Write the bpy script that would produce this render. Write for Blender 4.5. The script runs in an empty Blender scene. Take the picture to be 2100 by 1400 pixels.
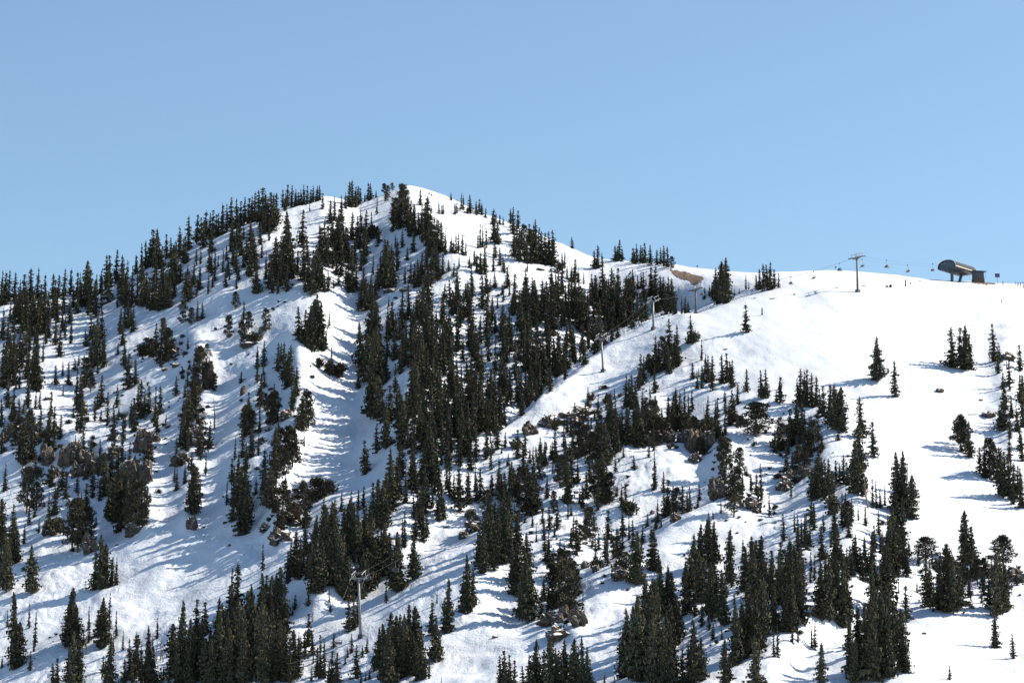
import bpy, math, random
import numpy as np
from mathutils import Vector, Matrix

R = math.radians
C = bpy.context.scene.collection
scene = bpy.context.scene

# ---------------------------------------------------------------- camera
F_PX = 6000.0                 # focal length in pixels of the 2100 px wide photograph
PITCH = R(11.0)
cam_data = bpy.data.cameras.new('camera')
cam_data.sensor_width = 36.0
cam_data.lens = 36.0 * F_PX / 2100.0
cam_data.clip_start = 1.0
cam_data.clip_end = 60000.0
cam = bpy.data.objects.new('camera', cam_data)
C.objects.link(cam)
cam.location = (0, 0, 0)
cam.rotation_euler = (math.pi / 2 + PITCH, 0, 0)
scene.camera = cam

# ---------------------------------------------------------------- light
SUN_EL = R(40.0)
SUN_AZ = R(14.0)              # from +X (right) turned away from the camera (+Y)
sdir = Vector((math.cos(SUN_EL) * math.cos(SUN_AZ), math.cos(SUN_EL) * math.sin(SUN_AZ), math.sin(SUN_EL)))
world = bpy.data.worlds.new('World')
scene.world = world
world.use_nodes = True
wn = world.node_tree
bg = wn.nodes['Background']
sky = wn.nodes.new('ShaderNodeTexSky')
sky.sky_type = 'NISHITA'
sky.sun_disc = False
sky.sun_elevation = SUN_EL
sky.sun_rotation = math.pi / 2 - SUN_AZ
sky.altitude = 1500
sky.air_density = 1.0
sky.dust_density = 2.0
sky.ozone_density = 1.5
tint = wn.nodes.new('ShaderNodeVectorMath'); tint.operation = 'MULTIPLY'
tint.inputs[1].default_value = (1.02, 1.10, 1.04)
wn.links.new(sky.outputs[0], tint.inputs[0])
wn.links.new(tint.outputs[0], bg.inputs[0])
bg.inputs[1].default_value = 0.084
sun_data = bpy.data.lights.new('sun', 'SUN')
sun_data.energy = 5.0
sun_data.angle = R(0.53)
sun_data.color = (1.0, 0.855, 0.68)
sun = bpy.data.objects.new('sun', sun_data)
C.objects.link(sun)
sun.rotation_euler = (-sdir).to_track_quat('-Z', 'Y').to_euler()
scene.view_settings.view_transform = 'Standard'
scene.view_settings.look = 'None'
scene.view_settings.gamma = 1.0
scene.view_settings.exposure = 0.99
scene.cycles.diffuse_bounces = 1

# ---------------------------------------------------------------- materials
def new_mat(name):
    m = bpy.data.materials.new(name); m.use_nodes = True
    return m, m.node_tree, m.node_tree.nodes['Principled BSDF']

def noise_node(nt, scale, detail=4, rough=0.55, vec=None):
    n = nt.nodes.new('ShaderNodeTexNoise')
    n.inputs['Scale'].default_value = scale
    n.inputs['Detail'].default_value = detail
    n.inputs['Roughness'].default_value = rough
    if vec is not None: nt.links.new(vec, n.inputs['Vector'])
    return n

def ramp(nt, src, stops):
    r = nt.nodes.new('ShaderNodeValToRGB')
    el = r.color_ramp.elements
    while len(el) < len(stops): el.new(0.5)
    for e, (p, c) in zip(el, stops):
        e.position = p; e.color = (*c, 1)
    nt.links.new(src, r.inputs[0])
    return r

def simple(name, col, rough=0.6, metal=0.0, var=0.15, scale=1.5):
    m, nt, b = new_mat(name)
    tc = nt.nodes.new('ShaderNodeTexCoord')
    n = noise_node(nt, scale, 5, 0.6, tc.outputs['Object'])
    lo = tuple(c * (1 - var) for c in col); hi = tuple(min(1, c * (1 + var)) for c in col)
    r = ramp(nt, n.outputs[0], [(0.3, lo), (0.7, hi)])
    nt.links.new(r.outputs[0], b.inputs['Base Color'])
    b.inputs['Roughness'].default_value = rough
    b.inputs['Metallic'].default_value = metal
    return m

def snow_mat():
    m, nt, b = new_mat('snow')
    geo = nt.nodes.new('ShaderNodeNewGeometry')
    n1 = noise_node(nt, 0.035, 4, 0.6, geo.outputs['Position'])
    r = ramp(nt, n1.outputs[0], [(0.3, (0.50, 0.56, 0.645)), (0.7, (0.555, 0.62, 0.71))])
    nt.links.new(r.outputs[0], b.inputs['Base Color'])
    b.inputs['Roughness'].default_value = 0.75
    b.inputs['Specular IOR Level'].default_value = 0.15
    # wind crust, old tracks and tree litter relief
    mp = nt.nodes.new('ShaderNodeMapping')
    mp.inputs['Scale'].default_value = (1.0, 0.45, 1.0)
    mp.inputs['Rotation'].default_value = (0, 0, R(25))
    nt.links.new(geo.outputs['Position'], mp.inputs['Vector'])
    n2 = noise_node(nt, 0.9, 6, 0.62, mp.outputs[0])
    n3 = noise_node(nt, 0.16, 3, 0.5, geo.outputs['Position'])
    mul = nt.nodes.new('ShaderNodeMath'); mul.operation = 'MULTIPLY'
    r3 = ramp(nt, n3.outputs[0], [(0.35, (0.15,) * 3), (0.65, (1.0,) * 3)])
    nt.links.new(n2.outputs[0], mul.inputs[0]); nt.links.new(r3.outputs[0], mul.inputs[1])
    att = nt.nodes.new('ShaderNodeAttribute'); att.attribute_name = 'relief'
    mul2 = nt.nodes.new('ShaderNodeMath'); mul2.operation = 'MULTIPLY'
    nt.links.new(mul.outputs[0], mul2.inputs[0]); nt.links.new(att.outputs['Fac'], mul2.inputs[1])
    # old ski tracks winding down the fall line
    mp2 = nt.nodes.new('ShaderNodeMapping'); mp2.inputs['Rotation'].default_value = (0, 0, R(12)); mp2.inputs['Scale'].default_value = (1.0, 0.16, 1.0)
    nt.links.new(geo.outputs['Position'], mp2.inputs['Vector'])
    wv = nt.nodes.new('ShaderNodeTexWave'); wv.inputs['Scale'].default_value = 0.11; wv.inputs['Distortion'].default_value = 7.0
    wv.inputs['Detail'].default_value = 3.0; wv.inputs['Detail Scale'].default_value = 1.2
    nt.links.new(mp2.outputs[0], wv.inputs['Vector'])
    rw = ramp(nt, wv.outputs[1], [(0.0, (0, 0, 0)), (0.10, (1, 1, 1))])
    nm = noise_node(nt, 0.02, 2, 0.5, geo.outputs['Position'])
    rm = ramp(nt, nm.outputs[0], [(0.45, (0, 0, 0)), (0.6, (0.035,) * 3)])
    mt = nt.nodes.new('ShaderNodeMath'); mt.operation = 'MULTIPLY'
    nt.links.new(rw.outputs[0], mt.inputs[0]); nt.links.new(rm.outputs[0], mt.inputs[1])
    sm = nt.nodes.new('ShaderNodeMath'); sm.operation = 'ADD'
    nt.links.new(mul2.outputs[0], sm.inputs[0]); nt.links.new(mt.outputs[0], sm.inputs[1])
    bp = nt.nodes.new('ShaderNodeBump')
    bp.inputs['Strength'].default_value = 1.0
    bp.inputs['Distance'].default_value = 0.5
    nt.links.new(sm.outputs[0], bp.inputs['Height'])
    nt.links.new(bp.outputs[0], b.inputs['Normal'])
    return m

def foliage_mat(name, lo, hi, rnd=0.35):
    m, nt, b = new_mat(name)
    geo = nt.nodes.new('ShaderNodeNewGeometry')
    n = noise_node(nt, 1.3, 3, 0.6, geo.outputs['Position'])
    r = ramp(nt, n.outputs[0], [(0.32, lo), (0.68, hi)])
    oi = nt.nodes.new('ShaderNodeObjectInfo')
    mr = nt.nodes.new('ShaderNodeMapRange')
    mr.inputs['To Min'].default_value = 1 - rnd; mr.inputs['To Max'].default_value = 1 + rnd
    nt.links.new(oi.outputs['Random'], mr.inputs['Value'])
    mx = nt.nodes.new('ShaderNodeVectorMath'); mx.operation = 'SCALE'
    nt.links.new(r.outputs[0], mx.inputs[0]); nt.links.new(mr.outputs[0], mx.inputs['Scale'])
    nt.links.new(mx.outputs[0], b.inputs['Base Color'])
    b.inputs['Roughness'].default_value = 0.8
    b.inputs['Specular IOR Level'].default_value = 0.15
    return m

def rock_mat():
    m, nt, b = new_mat('rock')
    geo = nt.nodes.new('ShaderNodeNewGeometry')
    n = noise_node(nt, 0.6, 8, 0.7, geo.outputs['Position'])
    r = ramp(nt, n.outputs[0], [(0.3, (0.018, 0.016, 0.014)), (0.46, (0.052, 0.043, 0.036)), (0.62, (0.14, 0.112, 0.085)), (0.8, (0.05, 0.043, 0.038))])
    # snow settled on the flatter ledges
    sep = nt.nodes.new('ShaderNodeSeparateXYZ'); nt.links.new(geo.outputs['Normal'], sep.inputs[0])
    n2 = noise_node(nt, 0.8, 5, 0.7, geo.outputs['Position'])
    ad = nt.nodes.new('ShaderNodeMath'); ad.operation = 'ADD'
    mu = nt.nodes.new('ShaderNodeMath'); mu.operation = 'MULTIPLY'; mu.inputs[1].default_value = 0.55
    nt.links.new(n2.outputs[0], mu.inputs[0])
    nt.links.new(sep.outputs[2], ad.inputs[0]); nt.links.new(mu.outputs[0], ad.inputs[1])
    rr = ramp(nt, ad.outputs[0], [(0.0, (0, 0, 0)), (0.98, (0, 0, 0)), (1.0, (1, 1, 1))])
    mr = nt.nodes.new('ShaderNodeMapRange'); mr.inputs['From Min'].default_value = 0.92; mr.inputs['From Max'].default_value = 1.0
    nt.links.new(ad.outputs[0], mr.inputs['Value'])
    mix = nt.nodes.new('ShaderNodeMix'); mix.data_type = 'RGBA'
    nt.links.new(mr.outputs[0], mix.inputs[0]); nt.links.new(r.outputs[0], mix.inputs[6]); mix.inputs[7].default_value = (0.85, 0.85, 0.86, 1)
    nt.links.new(mix.outputs[2], b.inputs['Base Color'])
    b.inputs['Roughness'].default_value = 0.9
    bp = nt.nodes.new('ShaderNodeBump'); bp.inputs['Distance'].default_value = 0.5; bp.inputs['Strength'].default_value = 0.9
    nt.links.new(n.outputs[0], bp.inputs['Height']); nt.links.new(bp.outputs[0], b.inputs['Normal'])
    return m

M = dict(
    snow=snow_mat(),
    fir=foliage_mat('fir_needles', (0.017, 0.028, 0.028), (0.110, 0.100, 0.056)),  # shade blue and sunlit warmth are put into the two needle tones
    pine=foliage_mat('pine_needles', (0.015, 0.022, 0.020), (0.080, 0.068, 0.042)),
    scrub=foliage_mat('scrub', (0.024, 0.025, 0.020), (0.065, 0.054, 0.040)),
    bark=simple('bark', (0.085, 0.065, 0.05), 0.9, 0, 0.35, 3.0),
    dead=simple('dead_wood', (0.17, 0.13, 0.105), 0.9, 0, 0.3, 3.0),
    rock=rock_mat(),
    dirt=simple('bare_dirt', (0.105, 0.072, 0.056), 0.95, 0, 0.55, 0.35),
    galv=simple('galvanised_steel', (0.20, 0.22, 0.245), 0.5, 0.25, 0.12, 1.0),
    darkgrey=simple('dark_grey_steel', (0.075, 0.072, 0.070), 0.7, 0.0, 0.2, 1.0),  # darker steel for the upper two towers and the station legs
    dark=simple('dark_steel', (0.045, 0.055, 0.07), 0.5, 0.2, 0.2, 1.0),
    roof=simple('roof_sheet', (0.014, 0.018, 0.032), 0.85, 0.0, 0.15, 0.6),
    cream=simple('pale_panel', (0.62, 0.56, 0.48), 0.6, 0, 0.08, 0.8),
    glass=simple('dark_glass', (0.03, 0.045, 0.07), 0.1, 0.0, 0.1, 0.5),
    hut=simple('hut_cladding', (0.05, 0.045, 0.05), 0.7, 0, 0.25, 1.5),
    wood=simple('timber', (0.09, 0.068, 0.052), 0.8, 0, 0.2, 2.0),
    seat=simple('seat_pad', (0.035, 0.04, 0.055), 0.6, 0, 0.2, 2.0),
    navy=simple('navy_paint', (0.035, 0.045, 0.13), 0.5, 0, 0.1, 2.0),
    red=simple('red_paint', (0.45, 0.04, 0.05), 0.5, 0, 0.1, 2.0),
    yellow=simple('yellow_paint', (0.6, 0.42, 0.05), 0.5, 0, 0.1, 2.0),
    orange=simple('orange_paint', (0.65, 0.2, 0.05), 0.5, 0, 0.1, 2.0),
    black=simple('black_cloth', (0.02, 0.02, 0.025), 0.8, 0, 0.3, 4.0),
    blue=simple('blue_cloth', (0.03, 0.06, 0.2), 0.8, 0, 0.2, 4.0),
    redcloth=simple('red_cloth', (0.4, 0.04, 0.05), 0.8, 0, 0.2, 4.0),
    skin=simple('skin', (0.5, 0.3, 0.22), 0.6, 0, 0.05, 4.0),
    pad=simple('foam_pad', (0.02, 0.02, 0.022), 0.7, 0, 0.2, 2.0),
)

# ---------------------------------------------------------------- terrain functions (all vectorised)
def hash2(ix, iy, s):
    h = (ix.astype(np.int64) * 374761393 + iy.astype(np.int64) * 668265263 + s * 1442695041) & 0xFFFFFFFF
    h = ((h ^ (h >> 13)) * 1274126177) & 0xFFFFFFFF
    return ((h ^ (h >> 16)) & 0xFFFF) / 65535.0 * 2 - 1

def vnoise(x, y, s=0):
    ix = np.floor(x); iy = np.floor(y); fx = x - ix; fy = y - iy
    fx = fx * fx * fx * (fx * (fx * 6 - 15) + 10); fy = fy * fy * fy * (fy * (fy * 6 - 15) + 10)
    a = hash2(ix, iy, s); b = hash2(ix + 1, iy, s); c = hash2(ix, iy + 1, s); d = hash2(ix + 1, iy + 1, s)
    return (a * (1 - fx) + b * fx) * (1 - fy) + (c * (1 - fx) + d * fx) * fy

def fbm(x, y, s, octv=4, g=0.5):
    t = 0; a = 1.0
    for k in range(octv):
        cs, sn = math.cos(k * 1.1 + s), math.sin(k * 1.1 + s)
        t = t + a * vnoise(x * cs - y * sn, x * sn + y * cs, s * 17 + k); x = x * 2.03; y = y * 2.03; a *= g
    return t

SKY = [(-3000, 960), (-800, 720), (-200, 625), (0, 612), (100, 604), (190, 603), (235, 583), (280, 560), (330, 537), (392, 502), (462, 468), (530, 440), (575, 427),
       (620, 415), (662, 403), (700, 409), (735, 420), (765, 409), (800, 394), (835, 380), (870, 386), (905, 398), (945, 417), (985, 436), (1045, 457),
       (1095, 477), (1145, 497), (1180, 512), (1210, 526), (1250, 535), (1300, 538), (1370, 541), (1410, 547), (1500, 557), (1560, 559), (1640, 556), (1700, 554),
       (1760, 557), (1830, 563), (1900, 571), (1960, 577), (2000, 577), (2045, 581), (2100, 583), (2400, 600), (5000, 760)]
DSKY = [(-3000, 1580), (-200, 1545), (0, 1540), (240, 1545), (500, 1560), (700, 1585), (835, 1600), (1000, 1580), (1200, 1530), (1400, 1480), (1560, 1440), (1800, 1448), (2100, 1478), (5000, 1510)]
DBOT = [(-3000, 1130), (-200, 1110), (0, 1062), (350, 1000), (700, 938), (1000, 885), (1500, 812), (1800, 814), (2100, 825), (5000, 840)]
VB = 1450.0
def tab(t, u):
    a = np.array(t, float); return np.interp(u, a[:, 0], a[:, 1])
_us = np.arange(-3000, 5001, 5.0)
def smooth_tab(t, k):
    v = tab(t, _us); ker = np.hanning(k); ker /= ker.sum()
    return np.convolve(np.pad(v, k // 2, mode='edge'), ker, mode='valid')
_sky_s = smooth_tab(SKY, 7); _dsky_s = smooth_tab(DSKY, 41); _dbot_s = smooth_tab(DBOT, 41)
def vsky(u): return np.interp(u, _us, _sky_s)
def dsky(u): return np.interp(u, _us, _dsky_s)
def dbot(u): return np.interp(u, _us, _dbot_s)

def pdist(u, v, pts):
    best = np.full(np.broadcast(u, v).shape, 1e9)
    for (a, b), (c, d) in zip(pts[:-1], pts[1:]):
        L2 = (c - a) ** 2 + (d - b) ** 2
        t = np.clip(((u - a) * (c - a) + (v - b) * (d - b)) / L2, 0, 1)
        best = np.minimum(best, np.hypot(u - a - t * (c - a), v - b - t * (d - b)))
    return best

FORMS = [   # relief of the face: (metres farther (+ gully) or nearer (- rib), half width, line)
    (15, 78, [(850, 600), (770, 680), (725, 780), (705, 880), (690, 970), (620, 1070), (500, 1160), (320, 1250)]),
    (-16, 30, [(610, 690), (612, 800), (590, 900), (560, 1000), (575, 1090)]),
    (-8, 26, [(405, 700), (415, 800), (392, 900), (385, 1060)]),
    (6, 40, [(470, 720), (450, 850), (440, 1000), (400, 1130)]),
    (-14, 40, [(60, 850), (150, 900), (290, 930), (290, 1050)]),
    (-16, 55, [(920, 560), (860, 650), (830, 760), (850, 900), (800, 1060), (640, 1200)]),
    (14, 38, [(1010, 1050), (900, 1110), (790, 1210), (650, 1300)]),
    (-12, 45, [(1320, 850), (1250, 950), (1080, 1060), (960, 1230), (830, 1340)]),
    (12, 35, [(1440, 930), (1420, 1000), (1250, 1130), (1060, 1260)]),
    (-12, 35, [(1480, 900), (1500, 1000), (1300, 1150), (1180, 1280)]),
    (12, 45, [(1620, 900), (1580, 1050), (1480, 1200), (1380, 1330)]),
    (-14, 50, [(1700, 900), (1760, 1000), (1720, 1180), (1600, 1330)]),
    (16, 45, [(1960, 1180), (1860, 1240), (1760, 1300), (1650, 1360)]),
    (-10, 25, [(2060, 700), (2060, 800), (2080, 900)]),
    (-10, 60, [(540, 470), (600, 560), (640, 680)]),
    (8, 50, [(700, 470), (720, 560), (700, 680)]),
    (-14, 40, [(835, 400), (880, 480), (1000, 560), (1130, 620)]),
]
SPUR = [(1000, 940), (1045, 870), (1080, 842), (1110, 815), (1160, 775), (1210, 732), (1240, 708), (1260, 695), (1287, 680), (1320, 661), (1350, 648), (1387, 641), (1425, 638), (1475, 625), (1500, 619), (1572, 600), (1640, 592)]
SPJ = [(1000, 0), (1060, 22), (1110, 45), (1240, 62), (1400, 62), (1475, 45), (1572, 22), (1640, 0)]

def smooth01(x, a, b):
    t = np.clip((x - a) / (b - a), 0, 1); return t * t * (3 - 2 * t)

def depth(u, v):
    u = np.asarray(u, float); v = np.asarray(v, float)
    vs = vsky(u); D0 = dsky(u); D1 = dbot(u)
    q = (v - vs) / (VB - vs)
    qc = np.clip(q, 0, None)
    wr = 0.22 + 0.16 * smooth01(u, 1000, 2000)
    g = (1 - wr) * qc + wr * np.sqrt(qc)
    D = D0 + (D1 - D0) * g
    fade = np.clip(qc / 0.10, 0, 1); fade = fade * fade * (3 - 2 * fade)
    for amp, sg, pts in FORMS:
        D = D + fade * amp * np.exp(-(pdist(u, v, pts) / sg) ** 2)
    lip = tab(SPUR, u); J = tab(SPJ, u)
    s = (lip - v)
    st = np.clip(s / 18.0 + 0.35, 0, 1); st = st * st * (3 - 2 * st)
    D = D + J * fade * (st * np.exp(-np.clip(s, 0, None) / 90.0) * 0.75 - (1 - st) * 0.35 * np.exp(-np.clip(-s, 0, None) / 160.0))
    return D

def ray(u, v):
    xr = (np.asarray(u, float) - 1050) / F_PX; yr = (700 - np.asarray(v, float)) / F_PX
    Y = math.cos(PITCH) - yr * math.sin(PITCH); Z = math.sin(PITCH) + yr * math.cos(PITCH)
    return xr / Y, Z / Y

ROUGH_OFF = [(1560, 620), (1760, 680), (1900, 820), (1900, 1000), (2000, 1100), (2000, 1350)]   # the groomed piste
def calm(u, v):
    return 1 - np.exp(-(pdist(u, v, ROUGH_OFF) / 170.0) ** 2)

def bump_z(x, y, u, v):
    c = calm(u, v)
    q = np.clip((v - vsky(u)) / 60.0, 0, 1)
    z = fbm(x / 55, y / 75, 3, 3) * 3.2 * q * (0.35 + 0.65 * c)
    rn = fbm(x / 13, y / 16, 7, 3)
    z = z + rn * 0.8 * (0.25 + 0.75 * c) * (0.3 + 0.7 * q)
    z = z + (1 - c) * fbm((x * .9 + y * .35) / 5.0, y / 55.0, 23, 3) * 0.14
    z = z + np.abs(fbm(x / 4.2, y / 5.5, 11, 3)) * 0.55 * (0.12 + 0.88 * c) * smooth01(fbm(x / 30, y / 30, 19, 2), -0.5, 0.5)
    return z

def ground(u, v):
    """world point of the snow surface seen at photo pixel (u, v)"""
    vv = max(float(v), float(vsky(u)) + 0.5)
    D = float(depth(u, vv)); rx, rz = ray(u, vv)
    x = rx * D; z = rz * D
    z += float(bump_z(np.array([x]), np.array([D]), np.array([float(u)]), np.array([vv]))[0])
    return Vector((float(x), D, float(z)))

# ---------------------------------------------------------------- the mountain
def build_terrain():
    us = np.concatenate([np.arange(-3000, -160, 60), np.arange(-160, 2260, 3.0), np.arange(2260, 5001, 60)])
    nf = 330
    s = np.linspace(0, 1, nf) ** 1.08
    U = np.repeat(us[None, :], nf, 0)
    VS = vsky(us)[None, :]
    V = VS + s[:, None] * (VB - VS)
    D = depth(U, V)
    rx, rz = ray(U, V)
    X = rx * D; Z = rz * D
    Z = Z + bump_z(X, D, U, V)
    c = calm(U, V)
    # behind the crest
    back = []
    rx0, rz0 = ray(us, vsky(us)); D0 = D[0]; Z0 = Z[0]
    for dd in [2, 4, 7, 11, 16, 22, 30, 40, 55, 75, 100, 140, 200, 300, 450, 700, 1100]:
        zz = Z0 + dd * rz0 - 0.60 * dd * dd / (dd + 45.0)
        back.append((rx0 * D0 + dd * rx0 * 1.0, D0 + dd, zz))
    front = []
    DL = D[-1]; ZL = Z[-1]; rxl = rx[-1]
    for k in range(1, 15):
        t = k / 14.0
        d2 = DL + (260 - DL) * t
        zz = ZL * (1 - t) ** 1.6 + (-16) * t ** 1.2
        front.append((rxl * d2 * (1 + 0.6 * t), d2, zz))
    rows = [np.stack(b, -1) for b in back[::-1]] + [np.stack([X[i], D[i], Z[i]], -1) for i in range(nf)] + [np.stack(f, -1) for f in front]
    G = np.stack(rows, 0)
    rl = np.concatenate([np.full((len(back), len(us)), 0.5), 0.22 + 0.78 * c, np.full((len(front), len(us)), 0.6)], 0)
    nr, ncol = G.shape[:2]
    me = bpy.data.meshes.new('terrain')
    me.vertices.add(nr * ncol); me.vertices.foreach_set('co', G.reshape(-1).astype(np.float32))
    i = np.arange(nr - 1)[:, None] * ncol + np.arange(ncol - 1)[None, :]
    q = np.stack([i, i + ncol, i + ncol + 1, i + 1], -1).reshape(-1, 4)
    nq = len(q)
    me.loops.add(nq * 4); me.loops.foreach_set('vertex_index', q.reshape(-1).astype(np.int32))
    me.polygons.add(nq); me.polygons.foreach_set('loop_start', (np.arange(nq) * 4).astype(np.int32))
    me.polygons.foreach_set('use_smooth', np.ones(nq, dtype=bool))
    me.update(); me.validate()
    at = me.attributes.new('relief', 'FLOAT', 'POINT'); at.data.foreach_set('value', rl.reshape(-1).astype(np.float32))
    me.materials.append(M['snow'])
    o = bpy.data.objects.new('terrain', me); C.objects.link(o); o['kind'] = 'structure'
    return o
build_terrain()
me = bpy.data.meshes.new('ground')
me.from_pydata([(-20000, -20000, -9), (20000, -20000, -9), (20000, 30000, -9), (-20000, 30000, -9)], [], [(0, 1, 2, 3)])
me.materials.append(M['snow'])
at = me.attributes.new('relief', 'FLOAT', 'POINT'); at.data.foreach_set('value', [0.5] * 4)
o = bpy.data.objects.new('ground', me); C.objects.link(o); o['kind'] = 'structure'
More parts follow.
